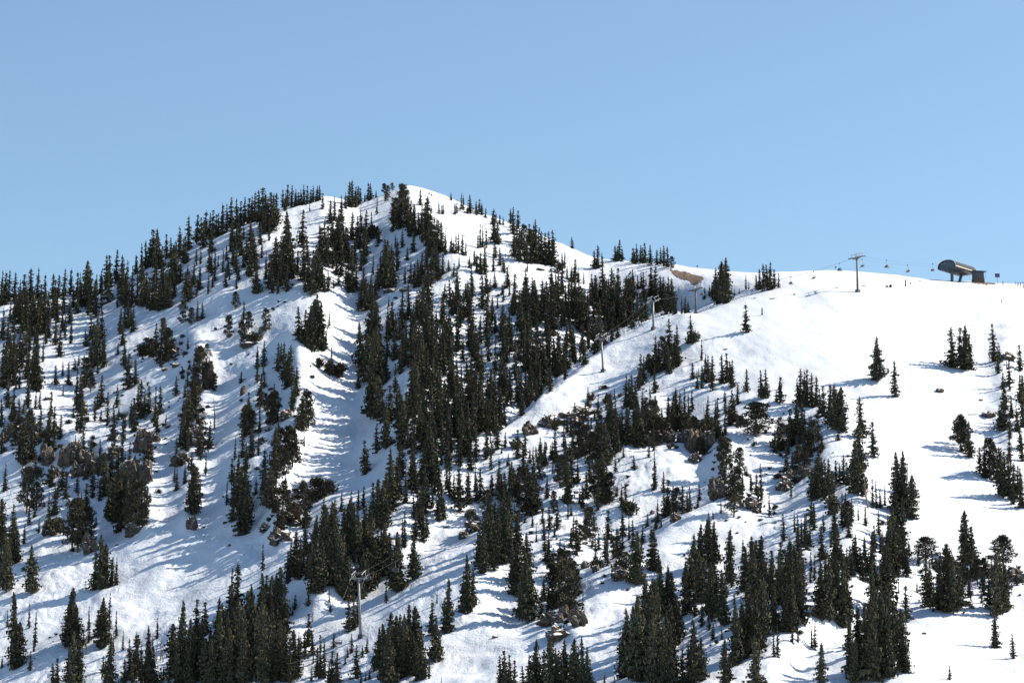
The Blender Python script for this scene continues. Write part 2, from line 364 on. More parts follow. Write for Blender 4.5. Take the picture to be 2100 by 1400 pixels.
# ---------------------------------------------------------------- tree positions: "photo x, photo y of the foot, height" in photo pixels;
# they are set on the modelled slope at that bearing and keep their real size.  Suffix: s slim, b broad, p pine, d dead, m shrub
ZONES = {
'the far left skyline wood': '3,625,75 10,622,72 18,618,70 30,615,62 48,618,60b 62,612,66b 77,610,66 92,612,55 108,610,52b 120,612,50 132,608,60 145,606,58 158,612,62b 175,625,95 184,632,92 197,606,48 207,600,50',
'the skyline clump above the left snow edge': '218,594,75 224,590,70b 238,580,72 250,590,72 258,630,100s 250,600,75b 241,630,50s',
'the dark wood below the far left skyline': '45,660,70 55,672,80b 65,690,90b 75,690,85b 88,680,75b 97,665,70 30,650,60 20,660,50 5,700,70 110,650,60 130,640,60 145,704,72s 133,688,45s 100,690,40 84,640,60 52,640,60 38,630,50 115,632,50 150,628,50 165,625,55 70,650,60b 92,650,55',
'the trees down the far left edge': '15,720,70 28,740,70 40,735,60 8,810,90b 28,805,80b 20,755,70 45,760,70 52,735,55 60,725,50 33,775,70 5,770,60 15,850,60 2,880,60 10,1000,60 3,925,40',
'the open slope above the left cliff': '76,815,125b 66,812,80 200,765,115b 190,760,90 212,762,80 172,800,70 163,845,75 140,795,50 128,780,35s 262,800,82b 255,760,60 330,745,82b 340,738,60 178,795,60p 156,845,95s 186,808,45p 310,732,40p',
'the slope right of the left cliff': '288,862,80b 318,872,85s 328,850,60 305,850,60b 220,880,70s 232,905,80b 283,845,60 340,870,30s 322,878,50 296,850,55 275,862,45',
'the left cliff': '48,960,100b 55,1040,100p 75,1035,90p 95,930,60 40,950,60 65,950,80b 135,1020,50b 118,1020,40 60,900,60p 82,905,70 98,925,75 110,935,50 160,960,60 170,950,70 175,985,60 190,1000,60 205,960,60 215,1010,90b 228,990,70b 240,985,80 255,1010,80 270,1000,70 205,1020,50 190,1012,40b 250,950,60 235,935,50 265,960,60',
'the foot of the left cliff': '160,1128,115p 148,1115,85p 176,1120,90p 230,1060,110b 245,1080,130b 265,1090,120 285,1080,100p 222,1050,80 300,1050,60 275,1060,90p 50,1095,45 25,1110,90 5,1110,100b 108,1085,40m 120,1075,35m 165,1085,60 292,1075,50p 258,1070,80p 60,1060,50 80,1075,30',
'the left rocky rib': '410,760,60p 420,790,60p 395,850,90b 385,880,90b 378,910,80 410,920,70b 430,905,60b 425,740,40p 400,800,60p 402,835,70p 392,900,60b 415,880,60p 440,868,70d 362,935,50 358,978,35s 422,960,50s 403,1000,60p 398,1050,110b 392,1035,80 410,1012,50s 370,905,60s 432,770,40p 438,795,40p',
'the upper left rib tops': '470,690,50p 483,633,40p 500,650,40 510,675,42p 375,665,50p 392,668,40p 405,660,45 415,655,35 335,695,45p 345,718,50p 300,730,40p 345,740,70p 545,675,52p 497,690,40p 520,698,30m 505,700,30m 535,690,30p 290,735,30m 312,735,25m 330,755,30',
'the ridge crest above the left slope': '278,548,40s 290,545,60s 298,545,62 314,545,78b 324,555,88b 307,548,60b 341,533,55 350,530,45 368,530,68b 355,590,90b 386,515,75b 360,560,70b 376,540,50b 318,580,60 331,560,60',
'the left crest row': '404,495,60b 412,492,50 422,492,65b 430,490,55 436,488,60b 443,488,50 455,483,70b 448,486,55 418,510,60b 473,467,65b 465,475,60 485,470,65b 501,462,60b 493,465,55 510,460,55 522,455,65b 516,458,60',
'the upper left crest group': '538,470,85b 530,460,70b 556,475,85b 566,455,60b 548,475,70b 561,465,70 543,455,60b 534,500,50 552,490,50s 540,482,50',
'the row left of the summit': '580,425,38b 589,425,48 598,427,50b 606,425,40b 623,422,45 630,420,40 617,422,36 642,415,36b 650,413,34b 655,412,34 662,432,38 635,435,18s 585,435,40 612,424,30 637,418,30',
'the trees under the left crest': '474,525,60 485,520,60b 484,565,60 490,500,50b 512,575,75b 513,525,75b 370,583,50b 386,622,65b 397,592,50b 411,550,35s 403,552,28s 434,572,50s 457,562,52s 467,570,45b 447,555,28s 427,608,48s 436,595,30 403,612,30s 520,540,70b 505,545,60 475,500,50b 440,582,30 494,530,60 526,602,80 524,560,60 380,610,50 409,600,30s 432,560,30 478,550,50',
'the tall stand on the upper left slope': '293,632,90b 270,632,90s 258,630,90 250,625,80 317,640,80b 327,642,85b 338,640,80 348,637,62 355,615,60 281,628,80s 305,636,60 264,632,60s 311,640,70s 332,600,60 344,610,60 300,610,60',
'the small stand on the left snowfield': '246,685,50s 255,680,55 262,682,60b 272,690,60b 186,700,55b 208,700,60b 175,715,40b 133,680,40s 200,705,45 195,700,35s 268,675,40',
'the twin spires left of the summit': '588,520,90b 594,560,70b 620,505,80b 622,575,85b 565,575,90b 553,590,75 575,585,80b 592,570,85 600,570,70b 588,592,60b 545,575,60s 558,598,50 610,560,50 570,598,50s 583,560,80b',
'the clump below the twin spires': '647,590,85b 640,600,85b 655,595,70 660,590,60b 632,585,70 650,560,60b 665,600,40 626,595,50 643,575,70',
'the broad stand below the summit saddle': '660,535,75b 677,460,50b 672,535,85b 686,455,52 690,530,90b 700,455,55 700,540,85b 708,530,80b 708,430,36 680,500,70b 665,500,60b 694,490,70b 712,520,60 670,545,60b 683,548,60b 655,520,60 703,500,60 715,535,50',
'the saddle left of the bare summit': '716,425,55b 722,426,57b 729,425,45 734,420,42b 739,415,35 755,410,42b 760,410,36b 771,400,18 773,442,36s 795,408,30p 804,392,20p 788,400,25p 792,415,25p 748,412,20',
'the clump in front of the bare summit': '824,450,70p 812,470,60p 828,475,65p 805,465,55b 815,480,60b 835,470,60b 842,460,50 820,478,60b 832,440,45p 848,470,50 838,482,50 826,430,40p 843,485,45',
'the slope under the saddle': '740,480,55b 750,490,60b 733,488,50 722,490,60b 762,490,62s 746,545,72b 750,525,60b 722,600,85b 715,590,60 730,590,50b 700,565,60b 765,492,30m 690,560,50 736,510,50b 728,540,60 755,500,40s 710,580,50 740,560,40',
'the stand right of the bare summit': '862,422,36 876,480,75b 872,490,75b 883,490,60b 865,475,55b 850,480,60 858,485,50b 885,525,60 898,525,75b 905,522,65b 913,528,55s 880,500,60b 890,510,60b 878,520,55 868,500,50 848,522,45b 825,512,40 811,512,32s 875,450,40 895,500,50s',
'the small firs on the snowy shoulder': '900,436,30s 906,436,26s 909,437,26s 925,412,18 933,438,32s 937,436,30s 946,430,38s 950,430,34s 964,438,40b 977,440,32b 983,438,34b 988,440,28b 996,446,22b 885,403,10 880,400,10 959,438,20b',
'the shoulder right of the summit': '1013,500,72b 1020,505,50b 1025,460,22b 1032,462,20b 1010,460,25 1047,455,33b 985,512,52s 990,512,50s 997,512,50s 925,525,34 935,525,50s 940,524,46s 948,527,45b 955,528,32s 1017,455,20b 980,512,40s 1015,530,35 1025,545,40b 930,526,30b',
'the trees round the upper shrub': '795,600,105b 785,590,75b 806,590,80b 815,560,60 780,570,50 765,568,42s 857,590,60b 842,585,45b 870,582,50b 885,585,80b 898,575,60b 908,565,45b 850,588,50b 865,570,50b 920,560,25b 875,560,50b 890,560,60b 797,603,30m 828,604,12m 877,590,50 800,580,60 790,575,80b',
'the middle of the upper face': '922,628,60b 935,640,55b 960,640,70b 950,650,60 965,680,60b 908,620,28s 880,645,55 875,690,90b 885,690,80b 895,680,60b 861,632,24s 797,637,24s 826,628,14 842,688,60s 812,692,60b 820,690,50 868,660,50 928,640,50b 942,660,60b 870,600,40 940,605,30 955,610,35b',
'the left fir mass over the bowl': '750,640,70b 740,630,60b 760,625,60b 770,620,55b 745,600,50 775,600,55b 772,720,110b 762,700,90b 755,640,60b 765,650,60b 768,680,80b 735,640,40 748,620,50b',
'the dark clump on the left snow gully': '612,695,70b 625,700,70b 635,705,80b 648,712,115b 655,715,100b 640,715,90b 675,672,42s 662,718,60b 618,702,50 630,712,60b 645,700,90b 668,715,40',
'the scattered trees right of the shoulder': '985,570,45b 978,568,40 995,568,40b 1000,625,60s 1015,590,32b 1035,588,18 915,700,70b 925,690,60b 985,690,60b 1000,700,60b 1030,695,80b 1045,690,60 1045,600,40s 1050,640,40 1005,600,30 1035,560,30s 1030,600,25 1010,640,40 1020,630,30s 970,600,30',
'the knot of firs at the right shoulder': '1052,480,58b 1062,470,40b 1075,500,45p 1085,500,45b 1098,490,45 1100,540,80b 1111,538,70b 1117,535,65b 1126,537,72b 1134,540,78b 1090,540,70b 1080,542,60b 1065,540,70b 1055,530,60b 1070,510,50b 1060,505,50b 1094,515,60b 1105,520,60b 1120,540,50b 1075,525,50 1088,508,45p',
'the bare slope right of the shoulder': '1173,508,27b 1158,545,38s 1179,570,50b 1163,570,30 1197,575,28s 1226,550,50b 1219,548,38b 1235,548,32b 1153,546,34s 1149,550,20m 1172,576,35b 1186,575,30b',
'the skyline groups above the brown patch': '1270,537,45b 1262,535,34b 1276,535,28b 1306,540,44b 1298,536,35b 1314,538,40b 1323,540,48 1334,543,42b 1347,543,33b 1355,543,38 1362,545,45b 1369,548,45b 1378,550,28p 1301,542,35b 1266,538,36b 1318,541,36',
'the slope below the skyline groups': '1254,615,78b 1260,600,50b 1268,590,35 1293,615,72b 1298,580,40b 1315,585,36b 1308,585,30 1222,610,55b 1230,600,40 1210,620,50b 1180,610,30s 1325,580,20s 1332,580,22s 1300,600,45b 1289,600,50 1248,610,50b 1216,605,40',
'the upper right flank of the gully': '1122,650,75b 1115,640,50b 1110,655,55b 1141,650,75b 1145,640,60b 1073,645,75b 1080,670,90b 1066,680,85b 1092,610,52b 1055,625,75b 1085,690,60b 1295,665,65b 1290,640,50b 1326,655,45b 1316,640,40 1160,640,60b 1172,630,50b 1187,640,55b 1198,650,60b 1205,640,50b 1225,640,60b 1237,640,55b 1245,655,60b 1262,650,60b 1275,655,60b 1131,640,50 1101,650,60b 1150,600,35s 1140,590,30 1075,600,35s 1165,600,30s',
'the belt under the brown patch': '1355,630,70b 1345,635,60b 1371,635,75b 1380,635,55b 1385,638,45b 1350,640,50b 1365,640,60b 1398,637,42s 1405,637,38b 1376,638,40 1340,640,45 1360,612,50b 1411,638,30b',
'the big pair on the ridge saddle': '1480,620,92b 1488,622,98b 1468,615,70b 1445,610,25b 1455,605,25b 1460,600,25b 1475,622,60b 1494,618,60b 1463,612,40',
'the clump left of the red-seated chair': '1530,594,32s 1536,594,22s 1558,595,45b 1566,597,58 1573,596,55 1580,595,60b 1588,592,40b 1597,592,35s 1551,592,30 1570,597,40b 1506,606,16 1516,602,12',
'the open piste edge': '1530,688,65b 1417,715,60b 1800,782,95b 1796,778,70b 1836,815,78b 1422,717,30m',
'the group beside the third tower': '1373,735,78b 1388,745,80b 1345,760,70b 1352,765,60b 1365,760,70b 1372,770,60b 1390,755,60b 1380,760,50b 1335,770,45m 1320,775,50b 1358,745,55p 1330,765,40p 1383,740,50b',
'the firs on the right spur crest': '1439,745,45s 1452,785,60b 1461,780,55b 1447,770,45b 1481,785,62b 1491,782,62b 1497,780,45 1561,812,60b 1571,812,62b 1600,820,60b 1592,820,25b 1566,815,30m',
'the row down the sunny spur': '1315,790,65b 1310,800,50b 1296,835,75b 1284,830,70b 1290,830,60b 1318,845,55b 1305,850,50b 1325,848,45p 1260,815,25s 1256,900,95b 1250,890,75b 1262,885,80b 1227,850,55s 1206,875,40s 1200,950,75p 1190,940,60p 1215,930,50p 1117,955,55b 1108,958,30m 1093,945,30s 1180,945,30m',
'the slim firs above the middle crag': '1370,850,52s 1387,845,62b 1394,845,55b 1404,845,62s 1412,842,50s 1446,860,42d 1452,860,60s 1468,860,50b 1501,862,72b 1513,825,45b 1518,865,25m 1550,885,75w 1380,848,50b 1506,850,45b 1399,850,40b',
'the middle crag': '1490,945,70p 1480,940,60p 1517,960,65p 1513,1015,60p 1505,1060,90p 1410,890,50p 1425,900,55p 1440,895,45m 1400,870,40m 1385,870,40m 1455,880,40m 1470,890,30m 1420,870,35m 1435,935,45p 1482,975,45p 1500,985,50p 1520,1040,50p',
'the lee of the middle crag': '1561,1012,78s 1540,992,38b 1551,1000,45b 1343,1012,82s 1331,955,50s 1361,1015,45b 1370,1045,75b 1380,1048,60b 1362,1050,50b 1400,1050,62b 1386,1045,55p 1283,1052,55b 1275,1050,50 1292,1055,35m 1262,980,40 1462,1065,20 1410,1048,45b 1578,1055,50s 1555,1015,40s',
'the dark belt left of the middle crag': '1275,920,70b 1290,925,80b 1310,930,90b 1325,915,80b 1340,910,90p 1350,920,60p 1300,880,60b 1325,870,60b 1270,890,50b 1230,960,80p 1245,965,90b 1260,950,80b 1215,965,70p 1335,890,60b 1285,895,60b 1355,900,50m 1265,930,70b 1320,895,60b 1345,875,40m 1305,905,70b',
'the broken rocks in mid slope': '1240,1045,100b 1230,1040,85p 1250,1045,70p 1203,1030,60b 1210,1000,60b 1195,1050,50b 1163,1040,90b 1155,1010,70p 1145,1000,60p 1172,1000,80b 1122,1035,50b 1088,1060,90b 1080,1040,80b 1095,1050,80b 1103,1050,55b 1135,1055,45p 1060,1040,50p 1065,1000,50p 1075,985,40 1050,1000,50p 1220,1040,60p 1185,1000,50',
'the right clump beside the piste': '1642,825,78b 1650,830,78b 1655,828,80b 1636,820,55b 1665,830,72b 1675,830,65b 1689,850,65b 1704,868,82b 1715,880,95b 1727,885,95b 1735,890,25d 1682,845,50b 1710,872,70b 1721,870,60b',
'the rocky knob below the right clump': '1597,910,70b 1590,915,50b 1620,905,80b 1632,900,90b 1645,900,85b 1660,920,80b 1670,915,70p 1605,900,50p 1612,960,60b 1625,965,50b 1640,960,60p 1655,950,50p 1600,880,40p 1622,1000,40s 1648,930,60b 1615,920,50b 1635,935,60b 1665,900,60b',
'the tall trees along the piste bend': '1765,900,85b 1760,1015,110b 1770,1015,80b 1750,1010,80b 1791,940,82b 1680,1015,95b 1665,1020,70b 1692,1020,85b 1700,1000,70b 1707,1055,90b 1715,990,55b 1730,985,60b 1745,980,50b 1780,1040,78d 1790,1040,62s 1797,1040,60s 1815,1035,45s 1805,1040,40b 1845,1045,120b 1855,1050,125b 1835,1050,80b 1862,1055,60b 1762,960,100b 1738,990,50b 1685,1000,70b 1672,1000,60b 1850,1010,70b 1722,975,40b',
'the group at the right edge above the gully': '1953,755,85b 1980,762,95b 1990,760,75b 1970,750,80b 2038,745,83b 2050,748,40b 2065,760,45d 2070,795,60b 2057,800,35b 2060,880,82b 2050,875,50 2086,885,60b 2098,880,80b 2092,830,60b 2075,860,50 2070,830,30d',
'the pines on the right snow gully': '1970,925,75p 1988,940,75b 1980,930,70p 2030,985,90p 2020,980,70b 2010,975,60b 2038,980,70p 2058,1025,95b 2070,1020,85b 2080,1028,75b 2095,1045,75b 1965,915,50p 2046,990,60b 2088,1020,60b',
'the lower right slope': '1637,1110,62s 1644,1112,60s 1653,1130,72b 1685,1145,72b 1712,1100,70b 1728,1080,50b 1740,1085,60p 1775,1080,40 1716,1165,85b 1756,1170,75b 1750,1160,60b 1765,1175,60b 1788,1175,90b 1775,1180,80b 1790,1195,80b 1812,1170,90s 1835,1170,90b 1840,1110,100b 1825,1160,110b 1860,1175,60b 1852,1160,50b 1884,1160,55s 1899,1153,56w 1670,1060,30s 1843,1212,22s 1830,1120,90b 1850,1110,80b 1855,1140,70 1718,1140,70b 1770,1195,60b 1845,1150,80b 1650,1100,50s 1870,1065,90b',
'the rocky knoll at the lower right': '1945,1262,140b 1905,1250,95b 1955,1265,120b 1930,1255,110b 1950,1230,95b 1965,1255,90b 1983,1150,105b 1975,1150,80b 1995,1150,80b 2058,1165,70w 2045,1180,45p 2042,1265,130b 2055,1255,100b 2065,1250,90b 2030,1250,80b 2041,1325,80b 2078,1355,52b 1859,1280,82b 1948,1405,30 1990,1190,60p 2005,1200,60p 1975,1200,60p 1935,1230,60b 2020,1190,50p 2035,1200,60b 1940,1160,15',
'the tall stand right of centre bottom': '1583,1200,75b 1603,1180,85b 1600,1260,110b 1622,1190,90b 1620,1270,120b 1641,1250,110b 1640,1290,130b 1610,1300,100b 1590,1300,100b 1628,1300,90b 1583,1250,90b 1700,1290,130b 1685,1285,110b 1715,1270,120b 1728,1300,150b 1740,1290,100b 1695,1230,80b 1708,1240,100b 1632,1230,90b 1612,1230,80b 1672,1345,60s 1665,1340,50s 1587,1345,60s 1595,1345,70s 1683,1412,95b 1625,1325,60s',
'the tall stand at the lower right corner': '1815,1270,150b 1820,1200,90b 1790,1270,110b 1800,1260,80b 1762,1380,130b 1745,1390,120b 1775,1385,130b 1790,1400,170b 1810,1395,180b 1820,1330,120b 1835,1370,130b 1825,1400,130b 1850,1390,125b 1860,1395,80b 1800,1350,130b 1755,1400,90b 1780,1330,70b 1840,1300,60b',
'the lower centre spur': '1055,1220,110b 1050,1200,80b 1060,1150,90b 1082,1270,150b 1070,1260,100b 1090,1265,100b 1080,1190,90b 1092,1092,40s 1100,1130,40s 1125,1168,70b 1118,1165,45b 1137,1118,35s 1148,1160,45b 1157,1150,30 1165,1075,40s 1183,1145,80b 1190,1130,50p 1210,1108,75p 1221,1160,60s 1247,1095,60b 1246,1165,60s 1303,1185,110b 1298,1120,60b 1310,1180,70b 1339,1155,88b 1075,1230,80b 1200,1110,40p 1176,1120,50b',
'the rocks in the lower centre': '1267,1150,50p 1275,1155,40p 1277,1090,55b 1290,1095,50s 1258,1150,50 1285,1165,40p 1130,1230,90p 1145,1225,85p 1160,1225,90p 1172,1225,85p 1180,1220,60p 1115,1225,50b 1110,1260,60b 1195,1265,55s 1150,1200,70p 1135,1200,60p 1165,1190,55p 1125,1245,50b 1140,1240,40m 1160,1245,40m 1175,1250,40m 1225,1175,25m 1270,1172,30m',
'the great mass at the centre bottom': '1360,1265,115b 1370,1260,100b 1350,1255,80b 1380,1265,90b 1335,1290,110b 1325,1300,120b 1345,1300,110b 1385,1320,110b 1375,1330,100b 1395,1310,80b 1290,1390,140b 1280,1385,100b 1300,1400,150b 1315,1400,170b 1330,1400,170b 1345,1410,150b 1360,1410,140b 1375,1410,120b 1308,1360,140b 1275,1370,60b 1385,1400,90b 1335,1340,140b 1320,1330,130b 1350,1350,130b 1300,1350,110b 1365,1370,120b',
'the firs right of the great mass': '1405,1270,85b 1410,1260,100b 1423,1190,110b 1420,1170,80b 1435,1140,90b 1450,1140,100b 1463,1140,95b 1497,1180,115b 1542,1185,100b 1550,1190,90b 1562,1190,95b 1438,1240,100b 1445,1230,90b 1430,1235,80b 1425,1275,90s 1440,1290,80s 1460,1280,115b 1455,1270,90b 1470,1275,80b 1485,1290,115b 1490,1240,60s 1415,1230,60b 1502,1180,50b 1465,1255,90b',
'the pair columns right of centre bottom': '1508,1360,125b 1515,1355,90b 1525,1350,120b 1540,1340,140b 1550,1345,140b 1560,1330,130b 1570,1310,120b 1530,1240,100b 1545,1250,100b 1565,1270,110b 1428,1400,130b 1420,1395,100b 1440,1395,90b 1400,1400,80b 1487,1405,90b 1495,1400,60b 1550,1415,110b 1555,1290,110b 1535,1290,90b 1572,1240,70b 1412,1390,80b',
'the bottom edge left of the great mass': '1095,1412,105b 1085,1410,75b 1130,1412,105b 1115,1410,80b 1158,1412,100b 1145,1410,75b 1178,1412,108b 1170,1410,80b 1194,1412,112b 1205,1410,90b 1055,1410,65b 1045,1410,50b 1072,1410,50b 1240,1408,24 1260,1410,20 1107,1410,70 1140,1410,80b 1186,1410,80b 1035,1402,75b 1025,1402,60b 1045,1405,65b',
'the gully wood above the lower tower': '539,1168,60s 605,1190,100b 615,1190,85b 595,1180,70b 590,1195,70b 645,1150,90b 640,1215,100b 650,1220,110b 660,1215,100b 670,1150,100b 665,1130,90b 680,1140,110b 690,1215,110b 700,1215,110b 710,1140,110b 725,1160,120b 735,1165,110b 720,1110,90b 675,1205,100b 685,1170,100b 700,1160,110b 655,1180,80b 630,1190,60b 745,1150,90b 622,1180,50b',
'the wood right of the lower tower': '705,1235,90b 715,1240,90b 730,1230,80b 740,1235,90b 750,1220,90b 760,1215,80b 770,1200,90b 780,1190,100b 790,1180,100b 750,1160,90b 765,1150,110b 815,1225,125b 808,1220,90b 800,1190,90b 820,1215,80b 792,1245,50s 849,1203,90b 830,1115,75s 825,1110,60s 852,1095,65b 868,1098,75b 875,1085,50b 900,1062,60b 910,1060,50b 715,1300,70b 725,1295,70b 733,1290,60 760,1185,80b 775,1170,80b 790,1150,80b 845,1200,60b',
'the slope left of the lower tower': '577,1265,110b 565,1260,90b 555,1260,90b 545,1250,80b 540,1240,70b 600,1256,24s 641,1280,50d 632,1330,70b 625,1345,60b 640,1340,50b 605,1375,100b 612,1370,80b 595,1370,60b 657,1370,90s 650,1365,60b 665,1370,60b 680,1392,75b 690,1388,65b 675,1390,50b 572,1380,120b 560,1385,110b 585,1370,100b 731,1373,68b 718,1376,15 750,1385,20b 758,1380,25b 582,1300,70b 568,1300,70b',
'the big clump below the lower tower': '840,1345,120b 820,1330,90b 850,1340,110b 800,1350,110b 778,1360,90b 770,1355,60b 788,1380,110b 795,1400,130b 810,1390,120b 825,1380,120b 790,1405,80b 862,1370,90b 872,1390,70s 880,1390,50s 865,1390,80b 855,1390,80b 830,1360,110b 812,1355,110b 845,1375,90b 802,1405,110b',
'the spaced firs on the lower snow lane': '885,1290,75b 892,1350,95b 900,1345,70b 918,1285,110b 959,1255,120b 950,1250,80b 970,1240,80b 896,1240,30s 912,1280,70b 895,1340,60b',
'the wood on the lane head': '980,1175,80b 990,1185,90b 1000,1160,100b 1010,1165,110b 1020,1165,120b 1035,1160,110b 1042,1155,100b 1030,1130,100b 1005,1100,90b 995,1140,80b 1015,1120,80b 1045,1110,90b 1025,1090,80b 1000,1060,60p 1040,1080,60b 985,1150,60b 1012,1175,50b',
'the far lower left edge': '27,1140,100b 35,1140,70b 5,1225,130b 12,1230,110b 31,1375,155b 25,1360,80b 38,1370,90b 2,1150,60b 20,1150,60b 15,1290,40s',
'the spaced trees on the lower left slope': '64,1227,100b 205,1210,115b 195,1208,80b 215,1205,90b 230,1200,60s 238,1198,60s 227,1200,55s 59,1287,55s 72,1318,70s 149,1320,110b 140,1320,90b 145,1325,120b 155,1330,90b 182,1290,52s 207,1325,105b 215,1315,90b 200,1300,60b 224,1290,80s 238,1305,62s 252,1327,40s 171,1320,43s 55,1365,40d 48,1360,40d 233,1195,50d 241,1195,45d 176,1340,50d',
'the lower left bottom row': '150,1405,110b 162,1400,90b 140,1405,80b 117,1408,65b 108,1408,50b 224,1410,100b 265,1390,80b 277,1390,88b 255,1400,50b 305,1400,125b 298,1395,90b 315,1398,80b 322,1345,50d 328,1345,50d 335,1345,48d 215,1405,50b 290,1405,60b 270,1400,60b 330,1400,50b',
'the tall wood at the bottom left': '374,1385,165b 365,1390,120b 385,1385,130b 355,1380,110b 395,1385,100b 415,1380,125b 408,1370,100b 428,1370,90b 443,1370,150b 450,1380,130b 457,1360,130b 465,1370,120b 487,1360,140b 480,1340,110b 495,1370,130b 508,1340,140b 515,1370,150b 523,1340,150b 530,1380,150b 475,1400,120b 435,1400,100b 500,1400,120b 540,1400,130b 550,1370,120b 420,1400,100b 390,1400,90b 460,1400,90b 545,1310,90b 530,1310,110b 555,1330,80b',
'the rib left of the bowl': '582,775,80b 595,785,85b 570,760,60b 608,800,65b 603,810,45b 533,830,45p 545,835,40p 540,768,25 560,855,75p 555,855,70p 628,868,85p 620,870,80b 633,860,60p 612,870,50b 588,790,60b 576,745,40b',
'the rib foot left of the bowl': '590,950,85p 575,940,70p 600,955,80p 570,900,40b 565,960,90b 624,905,30s 615,940,50d 565,980,70b 545,1030,80b 555,1040,90b 580,1040,60p 530,930,50s 590,1060,60p 570,1080,60b 600,1080,50p 620,1040,50p 582,970,60p 540,1000,50b 525,1010,40b',
'the lone column left of the rib': '505,880,70p 515,880,60p 515,935,60b 482,935,48s 475,980,50b 480,1030,80b 495,1040,90b 505,1050,90b 490,1085,80b 500,1085,100b 510,1070,80b 465,1030,50s 500,860,40p 497,935,60b 505,960,60b 488,980,60b 503,1000,80b',
'the round snow bushes by the bowl': '655,755,26m 675,765,32m 695,770,36m 680,740,40s 675,1020,35m 660,1030,30m 640,1035,30m 650,1005,30m 630,1050,30m 605,1060,30m 620,1010,25m',
'the wood along the bowl floor': '742,750,100b 755,775,100b 770,800,140b 765,790,120b 780,790,110b 760,845,100b 775,845,90b 785,860,70b 792,930,90b 772,935,62b 748,977,72b 815,860,80b 822,930,100b 800,1040,100b 790,1050,90b 775,1070,100b 765,1060,80b 785,1075,100b 745,1050,50b 735,1055,45b 885,1000,120b 942,1042,75b 960,1025,80b 870,1000,100b 985,1020,70b 752,970,50b 800,870,80b 735,790,50b 720,1055,40b 700,1060,40b',
'the snow crest left of the black padded post': '1819,591,5m 1826,591,7m',
'the bottom edge below the lane': '690,1405,60b 345,1405,60b 740,1412,40b 905,1400,14s',
}
# dense wood: polygons filled at random with firs of about that height
FILL = [   # polygon, how many, height range, share of broad crowns
 ([(1060,830),(1110,795),(1210,712),(1260,675),(1320,645),(1330,655),(1265,695),(1215,735),(1110,822),(1070,860)], 46, 40, 80),
 ([(780,640),(900,640),(960,900),(820,900)], 30, 60, 95),
 ([(990,960),(1090,875),(1240,800),(1260,880),(1120,960),(1040,1040)], 40, 18, 62),
 ([(850,720),(940,690),(1080,700),(1180,655),(1300,640),(1310,665),(1240,715),(1200,745),(1130,790),(1080,840),(1000,900),(960,950),(880,960),(820,870)], 185, 55, 100),
 ([(790,660),(900,610),(1200,590),(1280,600),(1180,655),(1060,690),(940,690),(860,720),(800,800),(780,740)], 46, 45, 85),
 ([(820,870),(900,960),(1000,900),(1030,880),(1000,950),(950,1010),(890,1060),(840,1080),(790,1060),(800,980)], 58, 50, 95),
 ([(1000,900),(1045,875),(1100,960),(1090,1060),(1040,1090),(960,1010)], 30, 30, 80),
 ([(230,560),(330,560),(420,500),(540,470),(540,600),(420,600),(330,690),(240,650)], 34, 25, 60),
 ([(560,480),(720,450),(860,440),(960,520),(1150,570),(1300,570),(1290,620),(1100,620),(900,620),(700,600),(560,610)], 64, 20, 58),
 ([(0,640),(60,640),(110,690),(60,760),(100,850),(40,900),(0,880)], 26, 30, 70),
 ([(0,600),(220,600),(230,640),(120,680),(0,660)], 24, 40, 75),
 ([(1060,600),(1200,590),(1380,600),(1400,630),(1290,660),(1060,680)], 34, 30, 62),
 ([(380,1290),(520,1230),(590,1240),(600,1395),(380,1395)], 24, 70, 120),
 ([(1040,1080),(1250,1000),(1500,1080),(1580,1200),(1500,1300),(1340,1180),(1200,1150),(1060,1240)], 44, 20, 62),
 ([(1580,1100),(1700,1060),(1880,1080),(1860,1200),(1740,1220),(1600,1200)], 30, 25, 75),
 ([(600,1080),(760,1080),(800,1180),(720,1230),(620,1190)], 16, 70, 105),
 ([(1200,850),(1340,820),(1420,880),(1340,940),(1220,980),(1120,1050),(1080,1000)], 44, 22, 65),
 ([(30,860),(310,850),(320,1000),(280,1080),(60,1060),(20,960)], 46, 22, 75),
 ([(0,660),(330,700),(340,860),(0,860)], 30, 22, 66),
 ([(360,700),(440,700),(450,900),(420,1040),(360,1040)], 22, 18, 50),
 ([(460,780),(640,700),(640,1000),(600,1090),(460,1060)], 32, 24, 66),
 ([(1300,780),(1520,760),(1740,860),(1760,1000),(1560,1080),(1420,1060),(1440,930),(1300,860)], 46, 20, 58),
 ([(1040,1080),(1300,950),(1560,1090),(1500,1350),(1390,1340),(1200,1150)], 28, 20, 56),
 ([(1700,1000),(1850,1020),(1880,1200),(2000,1260),(1880,1290),(1600,1330),(1560,1180)], 44, 18, 60),
 ([(100,1290),(340,1290),(360,1395),(0,1395),(0,1300)], 18, 18, 50),
 ([(580,1240),(760,1200),(760,1380),(600,1395)], 18, 18, 50),
 ([(1900,1150),(2090,1170),(2080,1260),(1900,1260)], 20, 25, 70),
 ([(2040,760),(2099,760),(2099,1060),(2060,1060)], 18, 30, 70),
]
